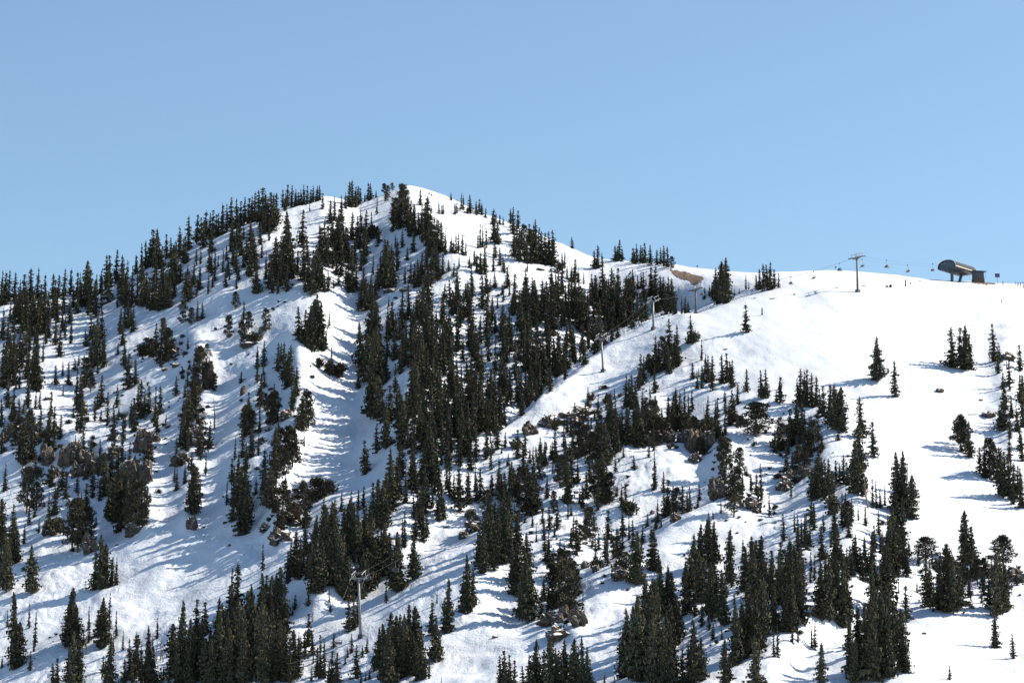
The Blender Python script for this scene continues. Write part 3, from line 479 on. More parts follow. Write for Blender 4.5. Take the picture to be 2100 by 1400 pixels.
BRUSH = [  # polygons for scattered low scrub poking through the snow
 ([(0,680),(340,700),(460,640),(640,640),(640,1080),(480,1080),(0,1080)], 150),
 ([(560,500),(860,470),(1100,560),(1290,590),(1290,620),(700,640),(560,640)], 50),
 ([(1080,840),(1400,760),(1560,800),(1740,880),(1760,1060),(1500,1100),(1260,1000),(1060,1100),(1000,940)], 130),
 ([(1040,1080),(1300,1000),(1560,1090),(1880,1060),(1880,1250),(1600,1340),(1400,1340),(1180,1180),(1040,1240)], 110),
 ([(1880,1150),(2099,1150),(2099,1260),(1900,1270)], 30),
 ([(0,1080),(200,1100),(180,1400),(0,1400)], 14),
 ([(1090,880),(1110,840),(1240,785),(1255,825),(1120,895)], 70, 17),
 ([(30,870),(320,850),(315,980),(240,1010),(30,985)], 60, 15),
 ([(1585,860),(1690,860),(1690,980),(1590,980)], 60, 17),
 ([(1270,840),(1470,840),(1480,930),(1290,930)], 70, 15),
 ([(1900,1145),(2095,1150),(2095,1215),(1930,1200)], 35, 15),
 ([(1110,1225),(1200,1235),(1200,1290),(1120,1290)], 20, 14),
 ([(530,990),(690,990),(680,1050),(600,1110),(540,1100)], 40, 14),
 ([(1460,930),(1560,940),(1560,1040),(1470,1030)], 25, 12),
 ([(360,720),(450,700),(440,900),(370,910)], 70, 12),
 ([(0,860),(60,860),(60,920),(0,920)], 30, 16),
 ([(290,700),(380,690),(370,750),(290,750)], 30, 13),
]
CLEAR = [  # open snow lanes kept free of scattered trees
 (62, [(290,1130), (460,1130), (330,1240), (260,1260)]), (50, [(640,640), (680,700), (690,850), (660,970)]), (34, [(930,1090), (830,1190), (700,1290)]),
 (60, [(960,1340), (1240,1350)]), (40, [(1230,1230), (1180,1330)]), (50, [(930,480), (1000,490)]), (26, [(1250,760), (1120,850), (1060,920)]),
 (60, [(1500,640), (1700,700), (1850,850), (1900,1000), (2000,1120)]), (50, [(1980,1330), (2090,1300)]), (34, [(440,720), (460,850), (440,980)]), (30, [(1370,960), (1330,1030)]),
]
ROCKS = [  # x, y of foot, width, height (photo pixels), kind
 (352,724,34,24,'o'),(426,790,26,80,'o'),(410,735,20,30,'o'),(398,900,44,46,'o'),(372,942,40,30,'o'),(392,1080,32,34,'b'),
 (96,955,34,46,'o'),(112,978,26,34,'o'),(136,958,40,58,'c'),(158,982,30,36,'o'),(172,956,32,44,'o'),(72,922,30,34,'o'),(192,974,30,50,'c'),(214,952,24,28,'o'),(236,936,34,30,'o'),(150,935,28,26,'o'),(293,925,48,62,'c'),(298,978,30,60,'c'),(266,985,50,70,'c'),(22,896,36,38,'o'),(44,910,30,30,'o'),(64,896,30,36,'o'),(6,908,26,26,'o'),
 (275,1092,38,34,'o'),(182,1135,34,48,'o'),(102,1085,34,26,'o'),(138,945,30,30,'o'),(246,1000,40,40,'c'),(320,905,20,22,'o'),(98,828,20,10,'b'),
 (586,845,30,26,'o'),(497,805,14,26,'b'),(572,1112,50,34,'o'),(592,1072,56,28,'o'),(615,1050,44,30,'o'),(552,870,26,12,'b'),(545,1085,30,20,'o'),(535,905,24,20,'o'),
 (1160,865,80,34,'o'),(1120,880,34,34,'o'),(1190,850,40,22,'o'),(1376,908,22,30,'o'),(1396,906,16,22,'o'),(1432,925,56,62,'c'),(1452,915,34,50,'c'),(1340,920,44,40,'c'),(1365,905,40,30,'c'),(1408,905,34,30,'c'),(1425,950,26,30,'o'),
 (1472,1022,40,56,'o'),(1545,1045,44,30,'o'),(1500,1025,30,26,'o'),(1625,975,50,30,'o'),(1612,985,40,26,'o'),(1650,965,30,30,'o'),(1590,905,24,26,'o'),(1640,890,40,26,'o'),
 (1928,806,20,14,'b'),(2028,860,34,20,'b'),(2068,742,34,20,'o'),(2084,1195,44,34,'o'),(1950,1170,70,36,'o'),(2015,1180,66,36,'o'),(1985,1245,26,16,'b'),(2012,825,10,6,'b'),(1994,1250,14,8,'b'),
 (1142,1310,54,34,'o'),(1185,1280,36,44,'o'),(1130,1272,50,36,'o'),(1160,1275,44,40,'o'),(975,1088,44,34,'o'),(950,1100,24,20,'o'),(965,1060,26,26,'o'),
 (1385,1078,24,22,'o'),(1272,1182,40,34,'o'),(1222,1180,18,20,'b'),(1200,1172,22,18,'b'),(1338,1048,12,10,'b'),(1112,990,20,14,'o'),
 (512,700,50,20,'o'),(800,606,34,14,'b'),(828,606,22,12,'b'),(1015,1304,14,8,'b'),(460,585,10,6,'b'),(1896,1302,10,7,'b'),(1155,892,10,8,'b'),(1225,1176,14,10,'b'),(338,762,16,12,'b'),(345,872,14,10,'b'),(340,895,9,6,'b'),(785,800,22,14,'o'),(1316,665,14,8,'b'),(1310,660,10,6,'b'),(470,1108,8,6,'b'),(240,1118,10,6,'b'),(1488,720,10,4,'b'),(1720,900,6,4,'b'),(1340,1060,12,8,'b'),(1225,980,26,20,'o'),(1075,1010,30,24,'o'),(1105,1020,24,16,'o'),(360,755,20,14,'b'),
 (1085,900,34,30,'o'),(1060,930,30,26,'o'),(1390,1075,12,20,'b'),(1548,895,10,8,'b'),(1140,558,26,8,'o'),(1108,556,20,8,'b'),
]
# ---------------------------------------------------------------- mesh helpers
def link(name, verts, faces, mat, parent=None, smooth=False, mats=None):
    me = bpy.data.meshes.new(name)
    me.from_pydata([tuple(v) for v in verts], [], faces); me.update()
    if smooth: me.polygons.foreach_set('use_smooth', [True] * len(me.polygons))
    me.materials.append(mat)
    o = bpy.data.objects.new(name, me); C.objects.link(o)
    if parent: o.parent = parent
    return o

def cut16(t):
    for a, b in (('dense dark fir', 'dense fir'), ('tall jointed cliff block', 'cliff block'), ('craggy brown rock outcrop', 'rock outcrop'), ('smooth brown boulder', 'brown boulder'), ('tallest ', ''), ('slim sparse fir', 'slim fir'), ('low round evergreen bush', 'round evergreen bush'), ('bare dead trunk', 'dead trunk'), ('evergreen bush', 'bush')):
        if len(t.split()) > 16: t = t.replace(a, b)
    return t

def empty(name, loc, label, cat, group=None, rotz=0.0):
    o = bpy.data.objects.new(name, None); C.objects.link(o)
    o.empty_display_size = 0.5
    o.location = loc; o.rotation_euler = (0, 0, rotz)
    tag(o, label, cat, group); return o

def tag(o, label, cat, group=None):
    o['label'] = cut16(label); o['category'] = cat
    if group: o['group'] = group

class MB:
    def __init__(s): s.v = []; s.f = []
    def add(s, vs, fs):
        n = len(s.v); s.v += [Vector(v) for v in vs]; s.f += [tuple(i + n for i in f) for f in fs]
    def box(s, c, size, rz=0.0, bevel=0.0):
        cx, cy, cz = c; sx, sy, sz = (d / 2 for d in size)
        m = Matrix.Rotation(rz, 3, 'Z')
        if bevel <= 0:
            pts = [(x, y, z) for z in (-sz, sz) for (x, y) in ((-sx, -sy), (sx, -sy), (sx, sy), (-sx, sy))]
            fs = [(0, 3, 2, 1), (4, 5, 6, 7), (0, 1, 5, 4), (1, 2, 6, 5), (2, 3, 7, 6), (3, 0, 4, 7)]
        else:
            b = bevel; ring = [(-sx + b, -sy), (sx - b, -sy), (sx, -sy + b), (sx, sy - b), (sx - b, sy), (-sx + b, sy), (-sx, sy - b), (-sx, -sy + b)]
            pts = [(x, y, z) for z in (-sz, sz) for (x, y) in ring]
            fs = [tuple(range(7, -1, -1)), tuple(range(8, 16))] + [(i, (i + 1) % 8, 8 + (i + 1) % 8, 8 + i) for i in range(8)]
        s.add([m @ Vector(p) + Vector(c) for p in pts], fs)
    def bar(s, a, b, r, r2=None, n=6):
        a = Vector(a); b = Vector(b); r2 = r if r2 is None else r2
        d = (b - a).normalized()
        up = Vector((0, 0, 1)) if abs(d.z) < 0.95 else Vector((1, 0, 0))
        x = d.cross(up).normalized(); y = d.cross(x)
        vs = []
        for p, rr in ((a, r), (b, r2)):
            for k in range(n):
                t = 2 * math.pi * k / n; vs.append(p + x * math.cos(t) * rr + y * math.sin(t) * rr)
        fs = [tuple(range(n)), tuple(range(2 * n - 1, n - 1, -1))] + [(k, n + k, n + (k + 1) % n, (k + 1) % n) for k in range(n)]
        s.add(vs, fs)
    def path(s, pts, r, n=6):
        for a, b in zip(pts[:-1], pts[1:]): s.bar(a, b, r, r, n)
    def build(s, name, mat, parent=None, smooth=False): return link(name, s.v, s.f, mat, parent, smooth)

# ---------------------------------------------------------------- tree prototypes, one metre high unit trees
def quad(v, f, c, a, b):
    n = len(v); v += [c - a - b, c + a - b, c + a + b, c - a + b]; f.append((n, n + 1, n + 2, n + 3))
def tri(v, f, p, q, r):
    n = len(v); v += [p, q, r]; f.append((n, n + 1, n + 2))

def fir_mesh(seed, hw, levels, nb, base=0.05, gappy=0.0, cut=1):
    """branches in drooping whorls, each a spine hung with small needle sprays"""
    g = random.Random(seed); v = []; f = []
    lean = (g.uniform(-.02, .02), g.uniform(-.02, .02))
    side = [(g.uniform(0, 2 * math.pi), g.uniform(0.2, 0.9), g.uniform(0.05, 0.15), g.uniform(0.3, 0.65)) for _ in range(3)]
    bulge = g.uniform(0.50, 0.78); w1, w2, w3 = g.uniform(5, 11), g.uniform(0, 7), g.uniform(.08, .22)
    broken = seed % 7 == 3; topz = g.uniform(.90, .95) if broken else 1.0
    for L in range(levels):
        t = min(.995, 1 - (1 - min(1, max(0, (L + g.uniform(-.45, .45)) / levels))) ** 1.35)
        z = base + (0.985 - base) * max(0, t)
        rad = hw * (1 - max(0, t)) ** bulge * g.uniform(0.78, 1.12) * min(1, 0.62 + t * 3.0)
        rad *= 1 + w3 * math.sin(w1 * t + w2)
        rad = max(rad, 0.012)
        if z > topz: continue
        n = max(4, int(nb * (1 - 0.45 * t)))
        ph = g.uniform(0, 7)
        for k in range(n):
            a = ph + 2 * math.pi * (k + g.uniform(-.3, .3)) / n
            r = rad * g.uniform(0.62, 1.12)
            for (sa, sz, sw, ss) in side:       # a few bare or broken sides
                da = abs((a - sa + math.pi) % (2 * math.pi) - math.pi)
                if da < 0.7 and abs(z - sz) < sw: r *= ss
            if g.random() < gappy: continue
            d = Vector((math.cos(a), math.sin(a), 0)); s = Vector((-d.y, d.x, 0))
            droop = g.uniform(0.15, 0.55) if t < 0.75 else g.uniform(-0.5, 0.1)
            steps = 3 if cut == 1 else 2
            o = Vector((lean[0] * z, lean[1] * z, z))
            jz = Vector((0, 0, g.uniform(-.5, .5) / levels)); prev = o + jz
            for q in range(1, steps + 1):
                u = q / steps
                p = o + jz + d * (r * u) + Vector((0, 0, -droop * r * u * (1.25 - 0.6 * u)))
                w = r * (0.27 if q < steps else 0.20) * g.uniform(.8, 1.25)
                hgt = (0.020 + 0.085 * r) * g.uniform(.8, 1.3)
                mid = (prev + p) / 2
                # flat fan of the branch
                tri(v, f, prev, p + s * w * .6 + d * w * .15, p - s * w * .6 + d * w * .15) if q < steps else tri(v, f, prev + s * w * .7, prev - s * w * .7, p + d * w * .4)
                # sprays hanging from it, turned every way
                for e in (0, 1) if cut == 1 else (0,):
                    c = mid + s * g.uniform(-w, w) * .6
                    ax = (d * g.uniform(-.6, 1) + s * g.uniform(-1, 1)).normalized()
                    tri(v, f, c - ax * w * .75 + Vector((0, 0, hgt * .45)), c + ax * w * .75 + Vector((0, 0, hgt * .25)), c + ax * w * g.uniform(-.3, .6) - Vector((0, 0, hgt * 1.2)))
                prev = p
    # needles close to the stem
    for L in range(int(levels * (2.2 if cut == 1 else 1.4))):
        z = g.uniform(base * .8, 0.97); rr = hw * 0.42 * (1 - z) ** .8 + 0.006
        a = g.uniform(0, 7); d = Vector((math.cos(a), math.sin(a), 0)); s = Vector((-d.y, d.x, 0))
        c = Vector((0, 0, z)) + d * rr * .4
        tri(v, f, c - s * rr, c + s * rr + Vector((0, 0, g.uniform(-.02, .02))), c + Vector((0, 0, g.choice((-1, 1)) * (rr * .8 + .015))))
    # leader
    tri(v, f, Vector((-.006, 0, .95)), Vector((.006, 0, .95)), Vector((0, 0, 1.0)))
    tri(v, f, Vector((0, -.006, .95)), Vector((0, .006, .95)), Vector((0, 0, 1.0)))
    return v, f

def pine_mesh(seed, hw, blobs, per, lo=0.3):
    g = random.Random(seed); v = []; f = []
    cs = []
    for k in range(blobs):
        t = (k + .5) / blobs; z = lo + (0.93 - lo) * t
        env = math.sin(math.pi * min(1, (0.22 + 0.78 * t) ** 0.9)) ** .6 * hw
        a = k * 2.4 + g.uniform(-.5, .5); r = env * g.uniform(.25, .8)
        cs.append((Vector((math.cos(a) * r, math.sin(a) * r, z)), hw * g.uniform(.32, .5)))
    cs.append((Vector((0, 0, .88)), hw * .4))
    for c, r in cs:
        for _ in range(per):
            while True:
                p = Vector((g.uniform(-1, 1), g.uniform(-1, 1), g.uniform(-1, 1)))
                if 0.15 < p.length < 1: break
            q = c + Vector((p.x * r, p.y * r, p.z * r * .62))
            n = Vector((g.gauss(0, 1), g.gauss(0, 1), g.gauss(0, 1))).normalized(); m = n.orthogonal().normalized()
            s = g.uniform(.015, .031)
            out = (p + Vector((0, 0, .4))).normalized()
            tri(v, f, q - m * s * .6, q + m * s * .6, q + out * s * 1.6)
            tri(v, f, q - n * s * .8, q + n * s * .8, q + m * s * 1.2)
    return v, f, cs

def trunk_mesh(seed, r, top=0.97, limbs=()):
    m = MB(); g = random.Random(seed)
    pts = [(0, 0, -0.08), (g.uniform(-.006, .006), g.uniform(-.006, .006), .3), (g.uniform(-.01, .01), g.uniform(-.01, .01), .65), (0, 0, top)]
    rs = [r * 1.25, r, r * .6, r * .12]
    for i in range(3): m.bar(pts[i], pts[i + 1], rs[i], rs[i + 1], 6)
    for c, rr in limbs:
        a = Vector((0, 0, max(.12, c.z - c.xy.length * .8 - .05))); m.bar(a, c, r * .4, r * .12, 4)
    return m.v, m.f

def snag_mesh(seed):
    g = random.Random(seed); m = MB()
    pts = [Vector((0, 0, -.06))]; 
    for k in range(1, 6): pts.append(Vector((g.uniform(-.02, .02) + .01 * k * g.choice((-1, 1)), g.uniform(-.02, .02), k / 5)))
    for i in range(5): m.bar(pts[i], pts[i + 1], .022 * (1 - i / 5) + .003, .022 * (1 - (i + 1) / 5) + .002, 5)
    for k in range(22):
        z = g.uniform(.2, .95); i = min(4, int(z * 5)); o = pts[i].lerp(pts[i + 1], z * 5 - i)
        a = g.uniform(0, 7); L = g.uniform(.04, .16) * (1.15 - z)
        e = o + Vector((math.cos(a) * L, math.sin(a) * L, g.uniform(-.02, .6) * L))
        m.bar(o, e, .005, .0015, 3)
        m.bar(o.lerp(e, .6), o.lerp(e, .6) + Vector((math.cos(a + 1) * L * .4, math.sin(a + 1) * L * .4, L * .3)), .003, .001, 3)
    return m.v, m.f

def shrub_mesh(seed):
    g = random.Random(seed); v = []; f = []
    st = []
    for k in range(9):
        a = g.uniform(0, 7); r = g.uniform(0, .55); st.append((Vector((math.cos(a) * r, math.sin(a) * r, g.uniform(.3, .65))), g.uniform(.26, .4)))
    for c, r in st:
        for _ in range(60):
            p = Vector((g.gauss(0, 1), g.gauss(0, 1), g.gauss(0, 1))).normalized() * g.uniform(.4, 1)
            q = c + p * r; n = Vector((g.gauss(0, 1), g.gauss(0, 1), g.gauss(0, 1))).normalized(); m = n.orthogonal().normalized(); s = g.uniform(.05, .1)
            if q.z < 0: q.z = 0.02
            tri(v, f, q - n * s, q + n * s, q + p * s * 2)
            tri(v, f, q - m * s, q + m * s, q + p.cross(m) * s * 1.4)
    m = MB()
    for c, r in st: m.bar((0, 0, -.1), c, .03, .01, 4)
    return v, f, m.v, m.f

def raw(name, v, f, mat):
    me = bpy.data.meshes.new(name); me.from_pydata([tuple(p) for p in v], [], f); me.update(); me.materials.append(mat); return me

PROTO = {}
def add_proto(kind, hw, v, f, tv, tf, cmat, tmat):
    PROTO.setdefault(kind, []).append((raw('crown', v, f, M[cmat]) if v else None, raw('trunk', tv, tf, M[tmat]), hw))
for i in range(6):
    hw = .15; v, f = fir_mesh(100 + i, hw, 26, 10, base=.07 + .02 * (i % 3), gappy=.05 * (i % 3)); tv, tf = trunk_mesh(i, .012); add_proto('n', hw, v, f, tv, tf, 'fir', 'bark')
for i in range(11):
    hw = .19; v, f = fir_mesh(200 + i, hw, 27, 11, base=.04 + .03 * (i % 3), gappy=.05 * (i % 3)); tv, tf = trunk_mesh(20 + i, .014); add_proto('b', hw, v, f, tv, tf, 'fir', 'bark')
for i in range(5):
    hw = .10; v, f = fir_mesh(300 + i, hw, 20, 6, base=.12 + .06 * (i % 3), gappy=.2 + .1 * (i % 3)); tv, tf = trunk_mesh(40 + i, .010); add_proto('s', hw, v, f, tv, tf, 'fir', 'bark')
for i in range(5):
    hw = .27; v, f, cs = pine_mesh(400 + i, hw, 14, 105, lo=.06 + .05 * (i % 4)); tv, tf = trunk_mesh(60 + i, .018, .85, cs); add_proto('p', hw, v, f, tv, tf, 'pine', 'bark')
for i in range(4):
    tv, tf = snag_mesh(500 + i); PROTO.setdefault('d', []).append((None, raw('trunk', tv, tf, M['dead']), .1))
for i in range(3):
    v, f, tv, tf = shrub_mesh(600 + i); add_proto('m', .6, v, f, tv, tf, 'pine', 'bark')
LITE = [(fir_mesh(700 + i, .185, 15, 9, base=.05, gappy=.04, cut=1), trunk_mesh(80 + i, .014)) for i in range(6)]

# ---------------------------------------------------------------- sort the trees
rng = random.Random(5)
trees = []; WIDE = set()
for zone, txt in ZONES.items():
    for tok in txt.split():
        k = 'n'
        if tok[-1].isalpha(): k = tok[-1]; tok = tok[:-1]
        u, v, h = (float(x) for x in tok.split(','))
        wide = k == 'w'; k = 'p' if wide else k
        if wide: WIDE.add((u, v))
        if k == 'n' and ('skyline' in zone or 'crest' in zone or 'summit' in zone) and rng.random() < .65: k = 'b'
        trees.append([zone, u, v, h, k])
def inside(u, v, poly):
    c = False; j = len(poly) - 1
    for i in range(len(poly)):
        (xi, yi), (xj, yj) = poly[i], poly[j]
        if (yi > v) != (yj > v) and u < (xj - xi) * (v - yi) / (yj - yi) + xi: c = not c
        j = i
    return c
for poly, n, h0, h1 in FILL:
    xs = [p[0] for p in poly]; ys = [p[1] for p in poly]; k = 0; tries = 0; got = []
    while k < n and tries < n * 60:
        tries += 1
        u = rng.uniform(min(xs), max(xs)); v = rng.uniform(min(ys), max(ys))
        if not inside(u, v, poly): continue
        if any(float(pdist(np.array(u), np.array(v), pl)) < rr_ for rr_, pl in CLEAR): continue
        if any(abs(u - a) < 8 and abs(v - b) < 6 for a, b in got): continue
        got.append((u, v)); k += 1
        trees.append([None, u, v, h0 + (h1 - h0) * rng.random() ** 1.3, 'b' if rng.random() < .6 else ('n' if rng.random() < .6 else 's')])
firs = [t for t in trees if t[4] in 'nbs']
named = [t for t in firs if t[0]]
named.sort(key=lambda t: -(t[3] * (1.0 if t[4] == 'b' else .85)))
keep = set(id(t) for t in named[:300])

ORD = ['zeroth', 'first', 'second', 'third', 'fourth', 'fifth', 'sixth', 'seventh', 'eighth', 'ninth', 'tenth', 'eleventh', 'twelfth', 'thirteenth', 'fourteenth', 'fifteenth', 'sixteenth',
       'seventeenth', 'eighteenth', 'nineteenth', 'twentieth', 'twenty-first', 'twenty-second', 'twenty-third', 'twenty-fourth', 'twenty-fifth', 'twenty-sixth', 'twenty-seventh', 'twenty-eighth', 'twenty-ninth', 'thirtieth']
DESC = {'n': 'dark fir', 'b': 'dense dark fir', 's': 'slim sparse fir', 'p': 'rounded pine', 'd': 'bare dead trunk', 'm': 'low round evergreen bush'}
KNAME = {'n': 'fir_tree', 'b': 'fir_tree', 's': 'fir_tree', 'p': 'pine_tree', 'd': 'dead_tree', 'm': 'bush'}
KCAT = {'n': 'fir', 'b': 'fir', 's': 'fir', 'p': 'pine', 'd': 'dead tree', 'm': 'bush'}
KGROUP = {'n': 'firs on the snowy mountain', 'b': 'firs on the snowy mountain', 's': 'firs on the snowy mountain', 'p': 'pines among the rocks', 'd': 'dead trunks in the snow', 'm': 'low bushes in the snow'}

def place_one(t, label):
    zone, u, v, h, k = t
    base = ground(u, v)
    H = h * base.y / F_PX * 1.03
    crown, trunk, hw = PROTO[k][rng.randrange(len(PROTO[k]))]
    root = empty(KNAME[k], base - Vector((0, 0, .25)), label, KCAT[k], KGROUP[k], rng.uniform(0, 2 * math.pi))
    w = H * rng.uniform(.88, 1.15)
    w *= (1.6 if (u, v) in WIDE else .90) if k == 'p' else (1.32 if k == 'b' and h < 100 else 1.16)
    if k == 'b' and h > 110: w *= .86
    if k == 'm': w = H * rng.uniform(.75, 1.0)
    if k == 'd': root.rotation_euler = (rng.uniform(-.12, .12), rng.uniform(-.12, .12), rng.uniform(0, 6))
    root.scale = (w * rng.uniform(.9, 1.1), w, H)
    if k in 'nbsp': root.rotation_euler = (rng.gauss(0, .022), rng.gauss(0, .022), root.rotation_euler[2])
    for nm, me in (('trunk', trunk), ('crown', crown)):
        if me is None: continue
        o = bpy.data.objects.new(nm, me); C.objects.link(o); o.parent = root

rest = [t for t in firs if id(t) not in keep]
byzone = {}
for t in trees:
    if t[0] and (t[4] in 'pdm' or id(t) in keep): byzone.setdefault((t[0], DESC[t[4]]), []).append(t)
for (zone, desc), ts in byzone.items():
    ts.sort(key=lambda t: t[1])
    hs = sorted(t[3] for t in ts)
    for i, t in enumerate(ts):
        sz = ''
        if len(ts) > 2 and t[3] >= hs[-1] and hs[-1] > hs[-2]: sz = 'tallest '
        if len(ts) == 1: lab = '%s in %s' % (desc, zone)
        else: lab = '%s%s, %s from the left in %s' % (sz, desc, ORD[i + 1], zone)
        place_one(t, lab)

# the smaller and farther firs, one mass
VS, FS = [], []; TV, TF = [], []; nv = 0
lite_np = []
for (v, f), (tv, tf) in LITE:
    lite_np.append((np.array([tuple(p) for p in v]), np.array(f), np.array([tuple(p) for p in tv]), tf))
cv, cf, off = [], [], 0; tvs, tfs, toff = [], [], 0
for zone, u, v, h, k in rest:
    b = ground(u, v) - Vector((0, 0, .25)); H = h * b.y / F_PX * 1.03
    V0, F0, T0, TF0 = lite_np[rng.randrange(len(lite_np))]
    w = H * rng.uniform(.85, 1.15) * {'b': 1.3, 'n': 1.1, 's': .7}[k] * (1.18 if h < 36 else 1)
    a = rng.uniform(0, 7); ca, sa = math.cos(a), math.sin(a)
    Rm = np.array([[ca * w, -sa * w, 0], [sa * w, ca * w, 0], [0, 0, H]])
    P = V0 @ Rm.T + np.array(b); cv.append(P); cf.append(F0 + off); off += len(P)
    P = T0 @ Rm.T + np.array(b); tvs.append(P); tfs += [tuple(i + toff for i in q) for q in TF0]; toff += len(P)
def np_mesh(name, V, F, mat):
    me = bpy.data.meshes.new(name); me.vertices.add(len(V)); me.vertices.foreach_set('co', V.reshape(-1).astype(np.float32))
    k = F.shape[1]; me.loops.add(F.size); me.loops.foreach_set('vertex_index', F.reshape(-1).astype(np.int32))
    me.polygons.add(len(F)); me.polygons.foreach_set('loop_start', (np.arange(len(F)) * k).astype(np.int32)); me.update(); me.materials.append(mat); return me
root = np_mesh('smaller_firs', np.concatenate(cv), np.concatenate(cf), M['fir'])
so = bpy.data.objects.new('smaller_firs', root); C.objects.link(so); so['kind'] = 'stuff'
tag(so, 'mass of smaller dark firs filling the snowy face between the larger trees', 'firs')
bv, bf, boff = [], [], 0
sh = [shrub_mesh(800 + i)[:2] for i in range(4)]
sh = [(np.array([tuple(p) for p in v]), np.array(f)) for v, f in sh]
for poly, n, *mx in BRUSH:
    mx = mx[0] if mx else 11
    xs = [p[0] for p in poly]; ys = [p[1] for p in poly]; k = 0
    while k < n:
        u = rng.uniform(min(xs), max(xs)); v = rng.uniform(min(ys), max(ys))
        if not inside(u, v, poly): continue
        k += 1
        if any(float(pdist(np.array(u), np.array(v), pl)) < rr_ * .8 for rr_, pl in CLEAR): continue
        b = ground(u, v); s_ = b.y / F_PX; w = (3 + (mx - 3) * rng.random() ** 1.7) * s_; hh = w * rng.uniform(.6, 1.3)
        V0, F0 = sh[rng.randrange(4)]; a = rng.uniform(0, 7); ca, sa = math.cos(a), math.sin(a)
        P = V0 @ np.array([[ca * w, -sa * w, 0], [sa * w, ca * w, 0], [0, 0, hh]]).T + np.array(b - Vector((0, 0, .1)))
        bv.append(P); bf.append(F0 + boff); boff += len(P)
bo = bpy.data.objects.new('scrub', np_mesh('scrub', np.concatenate(bv), np.concatenate(bf), M['scrub'])); C.objects.link(bo); bo['kind'] = 'stuff'
tag(bo, 'low brown scrub and krummholz poking through the snow among the rocks', 'scrub')
tr = link('trunks', np.concatenate(tvs), tfs, M['bark'], so); tr['kind'] = 'stuff'
# ---------------------------------------------------------------- rocks
def rock_mesh(seed, kind):
    g = random.Random(seed)
    n, m = (20, 30)
    f = []; P = []
    sd = seed * 3
    for i in range(n + 1):
        th = math.pi * i / n
        for j in range(m):
            ph = 2 * math.pi * j / m
            P.append([math.sin(th) * math.cos(ph), math.sin(th) * math.sin(ph), math.cos(th)])
    P = np.array(P)
    if kind != 'b':     # blocky: push towards a box with stepped ledges and upright joints
        e = 0.62 if kind == 'c' else 0.72
        P = np.sign(P) * np.abs(P) ** e
    a = fbm(P[:, 0] * 1.7 + sd, P[:, 1] * 1.7 + P[:, 2] * (.35 if kind == 'c' else 1.3), sd, 3)
    b = fbm(P[:, 0] * 4 + P[:, 2] * (.3 if kind == 'c' else 2.0), P[:, 1] * 4 + sd, sd + 1, 3)
    c3 = np.abs(fbm(P[:, 0] * 7 + sd, P[:, 1] * 7 + P[:, 2] * (1.0 if kind == 'c' else 5), sd + 2, 3))
    r = 1 + .36 * a + .24 * b - .18 * c3
    if kind == 'b': r = 1 + .20 * a + .08 * b - .05 * c3
    P = P * r[:, None]
    P[:, 2] = np.where(P[:, 2] > 0, P[:, 2] * (1 + .25 * vnoise(P[:, 0] * 1.5 + sd, P[:, 1] * 1.5, sd)), P[:, 2])
    for i in range(n):
        for j in range(m):
            p, q = i * m + j, i * m + (j + 1) % m; f.append((p, p + m, q + m, q))
    return raw('rock', [tuple(x) for x in P], f, M['rock'])
ROCKM = {k: [rock_mesh(900 + 10 * i + ord(k), k) for i in range(6)] for k in 'ocb'}
RD = {'o': ('rock_outcrop', 'craggy brown rock outcrop', 'rock', 'brown rock outcrops in the snow'),
      'c': ('cliff_block', 'tall jointed cliff block', 'cliff', 'cliff blocks breaking the slope'),
      'b': ('boulder', 'smooth brown boulder', 'boulder', 'boulders lying in the snow')}
znt = [t for t in trees if t[0]]
rz = {}
for (u, v, w, h, k) in ROCKS:
    z = min(znt, key=lambda t: (t[1] - u) ** 2 + ((t[2] - v) * 1.3) ** 2)[0]
    rz.setdefault((z, k), []).append((u, v, w, h))
rr = random.Random(77)
for (z, k), L in rz.items():
    L.sort()
    nm, desc, cat, grp = RD[k]
    for i, (u, v, w, h) in enumerate(L):
        b = ground(u, v); s = b.y / F_PX
        me = ROCKM[k][rr.randrange(6)]
        o = bpy.data.objects.new(nm, me); C.objects.link(o)
        W = w * s / 2 * .86; H = h * s / 2 * .9
        o.location = b + Vector((0, W * .35, H * .62)); o.scale = (W, W * .85, H); 
        o.rotation_euler = (rr.uniform(-.12, .12), rr.uniform(-.15, .15), rr.choice((0, math.pi)) + rr.uniform(-.35, .35))
        lab = '%s among %s' % (desc, z) if len(L) == 1 else '%s, %s from the left, among %s' % (desc, ORD[i + 1], z)
        tag(o, lab, cat, grp)

# ---------------------------------------------------------------- bare ground
def patch(name, poly, mat, lift=.18, step=1.5):
    vs, fs, idx = [], [], {}
    xs = [p[0] for p in poly]; ys = [p[1] for p in poly]
    nx = int((max(xs) - min(xs)) / step) + 1; ny = int((max(ys) - min(ys)) / step) + 1
    def vid(i, j):
        if (i, j) not in idx:
            idx[(i, j)] = len(vs); vs.append(ground(min(xs) + i * step, min(ys) + j * step) + Vector((0, 0, lift)))
        return idx[(i, j)]
    for i in range(nx):
        for j in range(ny):
            cu, cv_ = min(xs) + (i + .5) * step, min(ys) + (j + .5) * step
            n = float(vnoise(np.array([cu / 3.1]), np.array([cv_ / 2.3]), 5)[0])
            if inside(cu + n * 2.2, cv_ + n * 1.6, poly): fs.append((vid(i, j), vid(i, j + 1), vid(i + 1, j + 1), vid(i + 1, j)))
    o = link(name, vs, fs, mat, None, True); o['kind'] = 'structure'
patch('bare_ground', [(1375, 552), (1400, 556), (1442, 569), (1444, 572), (1434, 583), (1424, 585), (1412, 573), (1396, 571), (1380, 562)], M['dirt'])
patch('bare_ground', [(1990, 579), (2008, 577), (2040, 583), (2044, 585), (2022, 585), (2000, 583)], M['dirt'])

